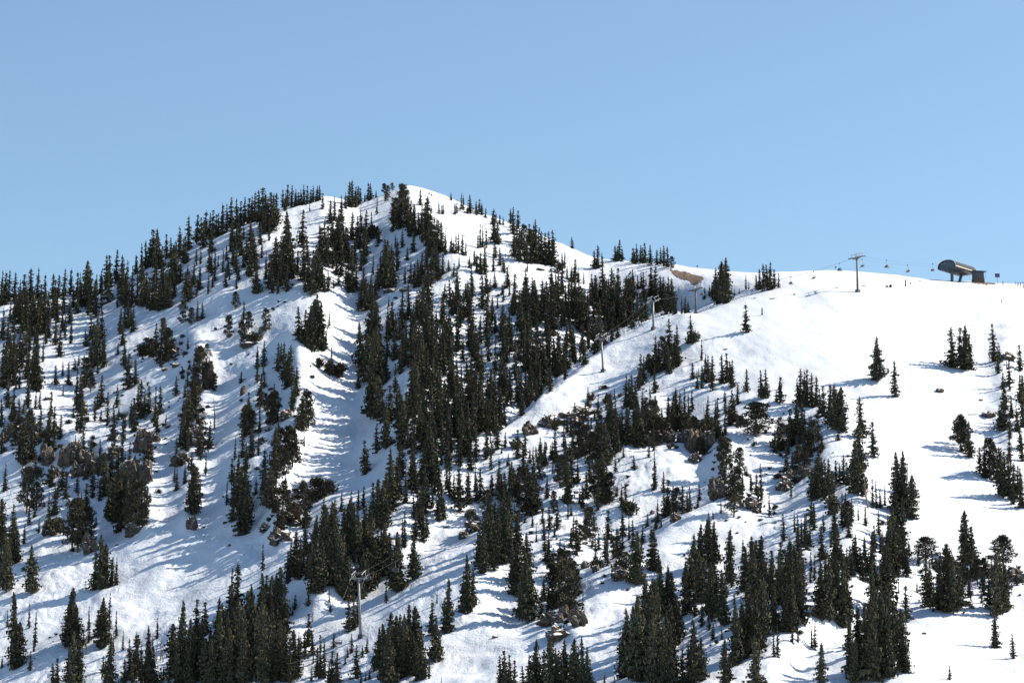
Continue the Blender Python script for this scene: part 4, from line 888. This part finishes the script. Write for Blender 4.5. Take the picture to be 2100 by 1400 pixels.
# ---------------------------------------------------------------- chairlift
PXM = lambda p: p.y / F_PX
TOWERS = [(740, 1305, 122, 'third'), (1237, 760, 70, ''), (1340, 678, 60, ''), (1427, 640, 52, ''), (1759, 602, 73, '')]
TL = ['tall grey lift tower standing by the trees at the bottom of the lane', 'grey lift tower on the spur edge beside the dark forest',
      'grey lift tower highest on the narrow spur above its neighbour', 'thin lift tower below the brown bare patch', 'lift tower with a wide head alone on the open snow crest']
GAP = 2.6
tops, bases = [], []
for (u, v, h, _) in TOWERS:
    b = ground(u, v); bases.append(b); tops.append(b + Vector((-(0.05 if u < 1300 else 0) * h * PXM(b), 0, h * PXM(b))))
st_base = ground(1962, 577.5)
TH = R(50); SK = .97
ax = Vector((math.cos(TH), math.sin(TH), 0)); ay = Vector((-math.sin(TH), math.cos(TH), 0))
st_base.z -= .2
mouth = st_base - ax * 9.3 + Vector((0, 0, 7.1))
def hdir(a, b): d = b - a; d.z = 0; return d.normalized()
low = ground(600, 1445) + Vector((0, 0, 14))
chain = [low] + tops + [mouth]
dirs = []
for i in range(1, len(chain) - 1):
    dirs.append((hdir(chain[i - 1], chain[i]) + hdir(chain[i], chain[i + 1])).normalized())

def tower(i):
    b, t, d = bases[i], tops[i], dirs[i]
    H = (t - b).length
    o = empty('lift_tower', b, TL[i], 'lift tower', 'chairlift towers up the slope', math.atan2(d.y, d.x))
    inv = Matrix.Rotation(-math.atan2(d.y, d.x), 3, 'Z')
    tp = inv @ (t - b)
    slope = math.atan2((chain[i + 2] - chain[i]).z, Vector((chain[i + 2] - chain[i]).xy).length)
    m = MB(); m.bar((0, 0, -1), tp, .52, .36, 12); m.bar(tp * .33, tp * .335, .56, .56, 12); m.build('pole', M['darkgrey' if i > 2 else 'galv'], o, True)
    m = MB(); m.box((0, 0, .3), (1.7, 1.7, 1.6)); m.build('footing', M['dark'], o)
    m = MB(); m.bar(tp + Vector((0, -GAP - .5, -.1)), tp + Vector((0, GAP + .5, -.1)), .26, .26, 8)
    m.bar(tp + Vector((0, -1.6, -.1)), tp + Vector((0, 0, -1.3)), .12, .12, 6); m.bar(tp + Vector((0, 1.6, -.1)), tp + Vector((0, 0, -1.3)), .12, .12, 6)
    m.build('crossarm', M['darkgrey' if i > 2 else 'galv'], o)
    c, s = math.cos(slope), math.sin(slope)
    for sy in (-GAP, GAP):
        m = MB(); L = 3.3 if i == 4 else 2.3
        ctr = tp + Vector((0, sy, .12))
        m.bar(ctr + Vector((-L * c, 0, -L * s)), ctr + Vector((L * c, 0, L * s)), .16, .16, 6)
        for k in range(8):
            q = -L + (k + .5) * 2 * L / 8
            p = ctr + Vector((q * c, 0, q * s + .2)); m.bar(p + Vector((0, -.12, 0)), p + Vector((0, .12, 0)), .30, .30, 10)
        sh = m.build('sheave_train', M['dark'], o)
        m = MB()
        m.bar(tp + Vector((-2.2 * c, sy * .72, 1.9 - 2.2 * s)), tp + Vector((2.2 * c, sy * .72, 1.9 + 2.2 * s)), .13, .13, 4)
        for q in (-1.9, 1.9): m.bar(tp + Vector((q * c * .6, sy * .86, 0)), tp + Vector((q * c, sy * .72, 1.9 + q * s)), .10, .10, 4)
        m.build('lifting_frame', M['galv'], o)
    m = MB(); m.bar(tp + Vector((0, -GAP * .72, 1.95)), tp + Vector((0, GAP * .72, 1.95)), .10, .10, 4)
    for sy in (-1, 1): m.bar(tp + Vector((0, sy * GAP * .72, 1.95)), tp + Vector((0, sy * GAP * .3, 0)), .08, .08, 4)
    m.build('maintenance_frame', M['galv'], o)
    m = MB()
    for k in range(int(H / .45)): m.bar((-.75, -.25, .8 + k * .45), (-.75, .25, .8 + k * .45), .03, .03, 4)
    m.bar((-.75, -.25, 0), Vector((tp.x - .55, -.25, tp.z)), .04, .04, 4); m.bar((-.75, .25, 0), Vector((tp.x - .55, .25, tp.z)), .04, .04, 4)
    m.build('ladder', M['galv'], o)
for i in range(5): tower(i)

# haul ropes, one object per side, sagging from tower to tower
SAG = [8, 15, 1.6, 1.2, 3.6, 1.4]
def rope_pt(side, seg, t):
    a, b = chain[seg], chain[seg + 1]
    da = dirs[max(0, seg - 1)]; db = dirs[min(len(dirs) - 1, seg)]
    na = Vector((-da.y, da.x, 0)); nb = Vector((-db.y, db.x, 0))
    p = (a + na * side * GAP).lerp(b + nb * side * GAP, t)
    p.z += .55 - SAG[seg] * 4 * t * (1 - t)
    return p
for side, nm in ((-1, 'near'), (1, 'far')):
    m = MB()
    for seg in range(len(chain) - 1):
        n = 26 if seg < 2 else 10
        m.path([rope_pt(side, seg, k / n) for k in range(n + 1)], .024, 4)
    o = m.build('haul_rope', M['dark'])
    tag(o, 'grey steel haul rope on the %s side of the lift towers' % nm, 'cable', 'haul ropes of the chairlift')

def proj(p):
    Y = p.y * math.cos(PITCH) + p.z * math.sin(PITCH); Z = -p.y * math.sin(PITCH) + p.z * math.cos(PITCH)
    return 1050 + F_PX * p.x / Y, 700 - F_PX * Z / Y
def rope_at(side, seg, u):
    return min((rope_pt(side, seg, k / 400) for k in range(401)), key=lambda p: abs(proj(p)[0] - u))

def chair_parts():
    P = {}
    m = MB(); m.box((0, 0, 0), (.7, .22, .34), 0, .05); P['grip'] = (m, 'dark')
    m = MB(); m.path([(0, 0, -.1), (0, .18, -.35), (0, .25, -1.2), (0, .12, -2.1)], .055, 6)
    m.path([(-.95, .1, -2.75), (-.9, .1, -2.2), (0, .12, -2.1), (.9, .1, -2.2), (.95, .1, -2.75)], .05, 6); P['hanger'] = (m, 'galv')
    m = MB(); 
    for x in (-1.05, 1.05): m.path([(x, .35, -2.55), (x, .30, -3.25), (x, -.38, -3.2), (x, -.38, -2.95)], .045, 6)
    m.bar((-1.05, .3, -3.27), (1.05, .3, -3.27), .045, .045, 6); m.bar((-1.05, .35, -2.55), (1.05, .35, -2.55), .04, .04, 6); P['frame'] = (m, 'galv')
    m = MB()
    for k in range(4): m.box((-.79 + k * .525, -.03, -3.16), (.49, .56, .13), 0, .05)
    P['seat'] = (m, 'seat')
    m = MB()
    for k in range(4): m.box((-.79 + k * .525, .33, -2.83), (.49, .10, .46), 0, .03)
    P['backrest'] = (m, 'seat')
    m = MB(); m.path([(-1.0, .35, -2.6), (-.95, -.45, -2.7), (.95, -.45, -2.7), (1.0, .35, -2.6)], .035, 6)
    m.path([(-.3, -.45, -2.7), (-.3, -.75, -3.55)], .03, 5); m.path([(.3, -.45, -2.7), (.3, -.75, -3.55)], .03, 5); m.bar((-.9, -.75, -3.55), (.9, -.75, -3.55), .03, .03, 5); P['safety_bar'] = (m, 'galv')
    return P
chair_mesh = []
for nm, (m, mt) in chair_parts().items():
    chair_mesh.append((nm, raw(nm, m.v, [tuple(f) for f in m.f], M[mt])))
CHAIRS = [  # segment, side, photo x, label
 (1, 1, 755, 'empty chair hanging just right of the lowest lift tower'),
 (1, -1, 812, 'chair passing in front of the tall gully fir near the lowest tower'),
 (1, 1, 915, 'chair over the shaded snow lane, above the lone lane firs'),
 (1, -1, 1017, 'chair above the small gully at the head of the shaded lane'),
 (1, 1, 1117, 'chair beside the dark crag left of the sunny spur'),
 (0, -1, 696, 'chair below and left of the lowest lift tower head'),
 (4, -1, 1440, 'chair just beside the tower under the brown bare patch'),
 (4, 1, 1568, 'chair in front of the small skyline tree clump'),
 (4, -1, 1622, 'chair with an orange seated rider, right of the skyline tree clump'),
 (4, 1, 1668, 'empty chair against the snow crest, halfway along the open span'),
 (4, -1, 1721, 'chair carrying two dark riders just before the crest tower'),
 (5, 1, 1768, 'empty chair hanging directly right of the crest tower'),
 (5, -1, 1818, 'chair carrying riders in red, first past the crest tower'),
 (5, 1, 1861, 'chair with one rider in red at its end, above the black post'),
 (5, -1, 1913, 'chair about to enter the open mouth of the top station'),
]
# people: one continuous skinned body each
def person_mesh(pose):
    S = {}
    if pose == 'stand':
        J = dict(pel=(0, 0, .95), sp=(0, 0, 1.2), ch=(0, 0, 1.42), nk=(0, 0, 1.54), hd=(0, -.01, 1.66), tp=(0, -.01, 1.76),
                 ls=(-.19, 0, 1.43), le=(-.27, -.03, 1.16), lw=(-.25, -.18, .95), lh=(-.24, -.24, .9), rs=(.19, 0, 1.43), re=(.27, -.03, 1.16), rw=(.25, -.18, .95), rh=(.24, -.24, .9),
                 lp=(-.1, 0, .9), lk=(-.13, -.05, .5), la=(-.14, .02, .1), lf=(-.14, -.15, .05), rp=(.1, 0, .9), rk=(.13, -.05, .5), ra=(.14, .02, .1), rf=(.14, -.15, .05))
    elif pose == 'ski':
        J = dict(pel=(0, .05, .72), sp=(0, -.08, .95), ch=(0, -.22, 1.15), nk=(0, -.3, 1.25), hd=(0, -.38, 1.36), tp=(0, -.4, 1.46),
                 ls=(-.19, -.22, 1.16), le=(-.33, -.3, .95), lw=(-.3, -.5, .88), lh=(-.3, -.56, .86), rs=(.19, -.22, 1.16), re=(.33, -.3, .95), rw=(.3, -.5, .88), rh=(.3, -.56, .86),
                 lp=(-.1, .05, .7), lk=(-.14, -.22, .42), la=(-.14, .02, .1), lf=(-.14, -.16, .05), rp=(.1, .05, .7), rk=(.14, -.22, .42), ra=(.14, .02, .1), rf=(.14, -.16, .05))
    else:
        J = dict(pel=(0, .1, .1), sp=(0, .12, .35), ch=(0, .1, .56), nk=(0, .08, .68), hd=(0, .05, .8), tp=(0, .05, .9),
                 ls=(-.19, .1, .57), le=(-.25, .0, .32), lw=(-.2, -.22, .25), lh=(-.19, -.28, .25), rs=(.19, .1, .57), re=(.25, .0, .32), rw=(.2, -.22, .25), rh=(.19, -.28, .25),
                 lp=(-.1, .05, .1), lk=(-.12, -.38, .12), la=(-.12, -.42, -.32), lf=(-.12, -.58, -.36), rp=(.1, .05, .1), rk=(.12, -.38, .12), ra=(.12, -.42, -.32), rf=(.12, -.58, -.36))
    rad = dict(pel=.16, sp=.15, ch=.17, nk=.07, hd=.11, tp=.07, ls=.09, le=.065, lw=.05, lh=.055, rs=.09, re=.065, rw=.05, rh=.055, lp=.12, lk=.085, la=.07, lf=.07, rp=.12, rk=.085, ra=.07, rf=.07)
    E = [('pel', 'sp'), ('sp', 'ch'), ('ch', 'nk'), ('nk', 'hd'), ('hd', 'tp'), ('ch', 'ls'), ('ls', 'le'), ('le', 'lw'), ('lw', 'lh'), ('ch', 'rs'), ('rs', 're'), ('re', 'rw'), ('rw', 'rh'),
         ('pel', 'lp'), ('lp', 'lk'), ('lk', 'la'), ('la', 'lf'), ('pel', 'rp'), ('rp', 'rk'), ('rk', 'ra'), ('ra', 'rf')]
    ks = list(J); me = bpy.data.meshes.new('body'); me.from_pydata([J[k] for k in ks], [(ks.index(a), ks.index(b)) for a, b in E], [])
    return me, ks, rad, J
def person(pose, loc, rz, jacket, label, group, scale=1.0, skis=True):
    o = empty('person', loc, label, 'person', group, rz); o.scale = (scale,) * 3
    me, ks, rad, J = person_mesh(pose)
    b = bpy.data.objects.new('body', me); C.objects.link(b); b.parent = o
    mod = b.modifiers.new('skin', 'SKIN')
    if not me.skin_vertices:
        bpy.context.view_layer.objects.active = b
        me.skin_vertices.new() if hasattr(me.skin_vertices, 'new') else None
    for k, sv in zip(ks, me.skin_vertices[0].data): sv.radius = (rad[k], rad[k]); sv.use_root = (k == 'pel')
    ss = b.modifiers.new('sub', 'SUBSURF'); ss.levels = 1; ss.render_levels = 1
    me.materials.append(M[jacket])
    h = Vector(J['hd']); m = MB()
    for i in range(5):
        z0, z1 = i / 5, (i + 1) / 5
        m.bar(h + Vector((0, 0, -.01 + .15 * z0)), h + Vector((0, 0, -.01 + .15 * z1)), .145 * math.sqrt(1 - z0 ** 2), .145 * math.sqrt(max(.02, 1 - z1 ** 2)), 10)
    m.build('helmet', M['black'], b, True)
    m = MB(); m.box(h + Vector((0, -.115, .02)), (.17, .06, .07), 0, .01); m.build('goggles', M['orange'], b)
    if skis:
        for s in ('l', 'r'):
            f_ = Vector(J[s + 'f']); m = MB()
            m.box(f_ + Vector((0, -.1, -.05)), (.10, 1.65, .025)); m.bar(f_ + Vector((0, -.92, -.05)), f_ + Vector((0, -1.08, .04)), .05, .02, 4)
            m.build('ski', M['dark'], o)
    return o

for seg, side, u, lab in CHAIRS:
    p = rope_at(side, seg, u); d = dirs[min(len(dirs) - 1, max(0, seg - 1))]
    o = empty('lift_chair', p, lab, 'chairlift chair', 'chairs hanging from the lift ropes', math.atan2(d.y, d.x) + (math.pi / 2 if side < 0 else -math.pi / 2))
    o.scale = (1.1,) * 3
    for nm, me in chair_mesh:
        c = bpy.data.objects.new(nm, me); C.objects.link(c); c.parent = o
    riders = {1622: [('orange', -.5), ('black', .5)], 1721: [('black', -.8), ('blue', .1), ('black', .8)], 1818: [('redcloth', -.6), ('black', .2)], 1861: [('redcloth', .8)]}.get(u, [])
    rzv = o.rotation_euler[2]; Rm_ = Matrix.Rotation(rzv, 3, 'Z')
    words = {'orange': 'orange', 'black': 'black', 'blue': 'dark blue', 'redcloth': 'red'}
    where = {1622: 'the chair right of the skyline clump', 1721: 'the chair left of the crest tower', 1818: 'the first chair past the crest tower', 1861: 'the chair above the black post'}
    for jk, xo in riders:
        q = 'left' if (Rm_ @ Vector((xo, 0, 0))).x < -.3 else ('right' if (Rm_ @ Vector((xo, 0, 0))).x > .3 else 'middle')
        person('sit', p + Rm_ @ Vector((xo, -.05, -3.06)), rzv, jk, 'seated rider in %s on the %s of %s' % (words[jk], q, where[u]), 'people riding the lift', 1.0)

# ---------------------------------------------------------------- top station
o = empty('lift_station', st_base, 'dark barrel roofed chairlift top station on two steel legs', 'lift station', None, TH)
o.scale = (SK,) * 3
def arch(n=14, w=5.4, z0=6.9, z1=10.4):
    pts = [(-w, z0 - 1.0)]
    for k in range(n + 1):
        t = math.pi * k / n; pts.append((-w * math.cos(t), z0 + (z1 - z0) * math.sin(t) ** .85 if 0 < k < n else z0))
    pts.append((w, z0 - 1.0)); return pts
out = arch(); inn = arch(w=5.15, z1=10.15)
m = MB(); L0, L1 = -9.5, 11.5
vs = []; n = len(out)
for x in (L0, L1):
    for (y, z) in out: vs.append((x + (0 if x < 0 else -(z - 6) * .35), y, z))
    for (y, z) in inn: vs.append((x + (0 if x < 0 else -(z - 6) * .35), y, z - .02))
fs = []
for i in range(n - 1):
    fs.append((i, i + 1, 2 * n + i + 1, 2 * n + i)); fs.append((n + i + 1, n + i, 3 * n + i, 3 * n + i + 1))
    fs.append((i + 1, i, n + i, n + i + 1)); fs.append((2 * n + i, 2 * n + i + 1, 3 * n + i + 1, 3 * n + i))
rf = link('roof', vs, fs, M['roof'], o)
m = MB()
for sy in (-1, 1): m.box((1, sy * 5.46, 6.65), (20.4, .10, .40))
m.build('eave_trim', M['cream'], rf)
m = MB(); 
for x in (-9.56,):
    pp = arch(); m.path([(x, y, z) for y, z in pp], .16, 5)
m.build('roof_rim', M['galv'], rf)
# glazed mouth and back wall
def endwall(name, x, mat, slant=0):
    pp = arch(w=5.1, z1=10.1); m = MB(); vs = [(x - (z - 6) * slant, y, z) for y, z in pp]; vs += [(x + .12 - (z - 6) * slant, y, z) for y, z in pp]; k = len(pp)
    m.add(vs, [tuple(range(k)), tuple(range(2 * k - 1, k - 1, -1))] + [(i, k + i, k + (i + 1) % k, (i + 1) % k) for i in range(k)])
    return m.build(name, mat, o)
fw = endwall('glazed_front', -8.9, M['glass'])
m = MB()
for y in (-3.4, -1.7, 0, 1.7, 3.4): m.bar((-9.0, y, 6.0), (-9.0, y, 6.9 + 3.6 * math.sqrt(max(0, 1 - (y / 5.2) ** 2))), .08, .08, 4)
m.bar((-9.0, -5, 7.6), (-9.0, 5, 7.6), .08, .08, 4)
m.build('mullion', M['galv'], fw)
endwall('back_wall', 10.9, M['roof'], .35)
m = MB(); m.box((1, 0, 5.75), (20.4, 9.6, .35)); m.box((0, 0, 5.35), (17.5, 3.0, .5)); m.build('deck', M['dark'], o)
m = MB()
for sy in (-1, 1):
    for k in range(9): m.box((-7.6 + k * 1.9, sy * 4.9, 6.15), (1.5, .2, .45))
m.build('side_panel', M['glass'], o)
m = MB()
for sy in (-1, 1): m.box((3.2, sy * 5.0, 6.08), (5.4, .22, .55), 0, .05)
m.build('drive_cover', M['cream'], o)
m = MB()
for sy in (-1, 1):
    m.path([(-9.9, sy * 2.9, 7.0), (8, sy * 2.9, 7.0)], .14, 6)
m.build('chair_rail', M['galv'], o)
m = MB()
m.box((-4.6, 0, 2.3), (1.2, 1.3, 6.2), 0, .15); m.box((-4.6, 0, 5.0), (3.2, 2.6, .7), 0, .2); m.build('leg', M['darkgrey'], o)
m = MB()
vs = []
for (x, z, hx) in ((1.6, -1.0, .45), (5.4, 5.3, .6)):
    for (a, b) in ((-1, -1), (1, -1), (1, 1), (-1, 1)): vs.append((x + a * hx, b * .6, z))
m.add(vs, [(3, 2, 1, 0), (4, 5, 6, 7), (0, 1, 5, 4), (1, 2, 6, 5), (2, 3, 7, 6), (3, 0, 4, 7)]); m.box((5.4, 0, 5.1), (3.0, 2.4, .6), 0, .2)
m.build('leg', M['darkgrey'], o)
# operator hut
hb = ground(2005, 579); hb.y -= 1.5
o = empty('operator_hut', hb, 'small dark operator hut on timber skirting beside the top station', 'hut', None, R(14))
o.scale = (SK,) * 3
m = MB(); m.box((0, 0, .3), (5.6, 4.0, 2.0)); m.build('timber_skirt', M['wood'], o)
m = MB(); m.box((0, 0, 3.1), (5.2, 3.6, 3.6)); w = m.build('wall', M['hut'], o)
for (cx, sx) in ((-1.0, 1.3), (.6, 1.3), (1.9, .7)):
    m = MB(); m.box((cx, -1.83, 3.5), (sx, .08, 1.2)); f_ = m.build('window', M['galv'], w)
    m = MB(); m.box((cx, -1.875, 3.5), (sx - .2, .05, 1.0)); m.build('pane', M['glass'], f_)
m = MB(); m.box((-2.1, -1.83, 2.5), (.6, .08, 2.1)); dr = m.build('door', M['dark'], o)
m = MB(); 
vs = [(-3.8, -2.8, 4.9), (3.9, -2.8, 4.9), (3.9, 2.6, 5.5), (-3.8, 2.6, 5.5), (-3.8, -2.8, 5.25), (3.9, -2.8, 5.25), (3.9, 2.6, 5.85), (-3.8, 2.6, 5.85)]
m.add(vs, [(0, 3, 2, 1), (4, 5, 6, 7), (0, 1, 5, 4), (1, 2, 6, 5), (2, 3, 7, 6), (3, 0, 4, 7)]); m.build('roof', M['roof'], o)
for x in (3.3, -3.3):
    m = MB(); m.bar((x, -2.4, 1.2), (x, -2.4, 4.9), .07, .07, 5); m.build('porch_post', M['galv'], o)
m = MB(); m.path([(3.3, -2.4, 2.2), (-1.9, -2.4, 2.2)], .05, 4); m.path([(3.3, -2.4, 1.7), (-1.9, -2.4, 1.7)], .04, 4); m.build('railing', M['galv'], o)

# ---------------------------------------------------------------- signs, posts, skiers
b = ground(2046, 585); s = PXM(b)
o = empty('sign_board', b, 'square navy and red trail sign on one pole right of the hut', 'sign')
m = MB(); m.bar((0, 0, -1), (0, 0, 4.0), .12, .12, 8); m.build('pole', M['galv'], o)
m = MB(); m.box((0, 0, 4.75), (2.4, .12, 2.0), 0, .02); pn = m.build('panel', M['navy'], o)
m = MB(); m.box((0, -.072, 4.62), (1.9, .02, .22)); m.build('lettering_band', M['red'], pn)
def padded_post(u, v, label):
    b = ground(u, v); o = empty('padded_post', b, label, 'post', 'black padded posts on the piste')
    m = MB(); m.bar((0, 0, -.4), (0, 0, 3.4), .09, .09, 8); m.build('post', M['dark'], o)
    m = MB(); m.bar((0, 0, .75), (0, 0, 3.1), .30, .30, 12); m.build('pad', M['pad'], o)
    m = MB(); m.bar((0, 0, -.2), (0, 0, .75), .5, .34, 12); m.build('base', M['pad'], o)
padded_post(1857, 588, 'black padded post on the snow below the second lift chair from the crest tower')
padded_post(1563, 647, 'black padded post right of the lone fir at the piste edge')
def marker(u, v, h, label, col='pad'):
    b = ground(u, v); H = h * PXM(b); o = empty('marker_sign', b, label, 'marker sign', 'small round trail markers')
    m = MB(); m.bar((0, 0, -.3), (0, 0, H), .04, .04, 6); m.build('pole', M['wood'], o)
    m = MB(); m.bar((0, -.03, H), (0, .03, H), .42, .42, 12); m.build('disc', M[col], o)
marker(1714, 556, 8, 'small dark round marker on the skyline left of the crest tower')
marker(1867, 586, 5, 'small dark round marker right of the black padded post')
marker(1430, 552, 6, 'small dark round marker above the brown bare patch')
P_ = [(2057, 586, 'stand', 'black', 'standing person in black just right of the square sign', .4), (2083, 586, 'stand', 'black', 'leftmost person of the skyline group at the right edge', 1.2),
      (2088, 587, 'stand', 'blue', 'person in dark blue, second of the skyline group', -.6), (2093, 587, 'stand', 'black', 'person in black, third of the skyline group', .2),
      (2098, 586, 'stand', 'blue', 'rightmost person of the skyline group', 2.0), (2099, 592, 'ski', 'black', 'crouching skier just below the skyline group', 1.0),
      (2055, 621, 'ski', 'black', 'lone skier gliding down the open slope below the sign', -1.2)]
for u, v, pose, jk, lab, rz_ in P_:
    person(pose, ground(u, v) + Vector((0, 0, .05)), rz_, jk, lab, 'people on the snow near the top station', 1.05)
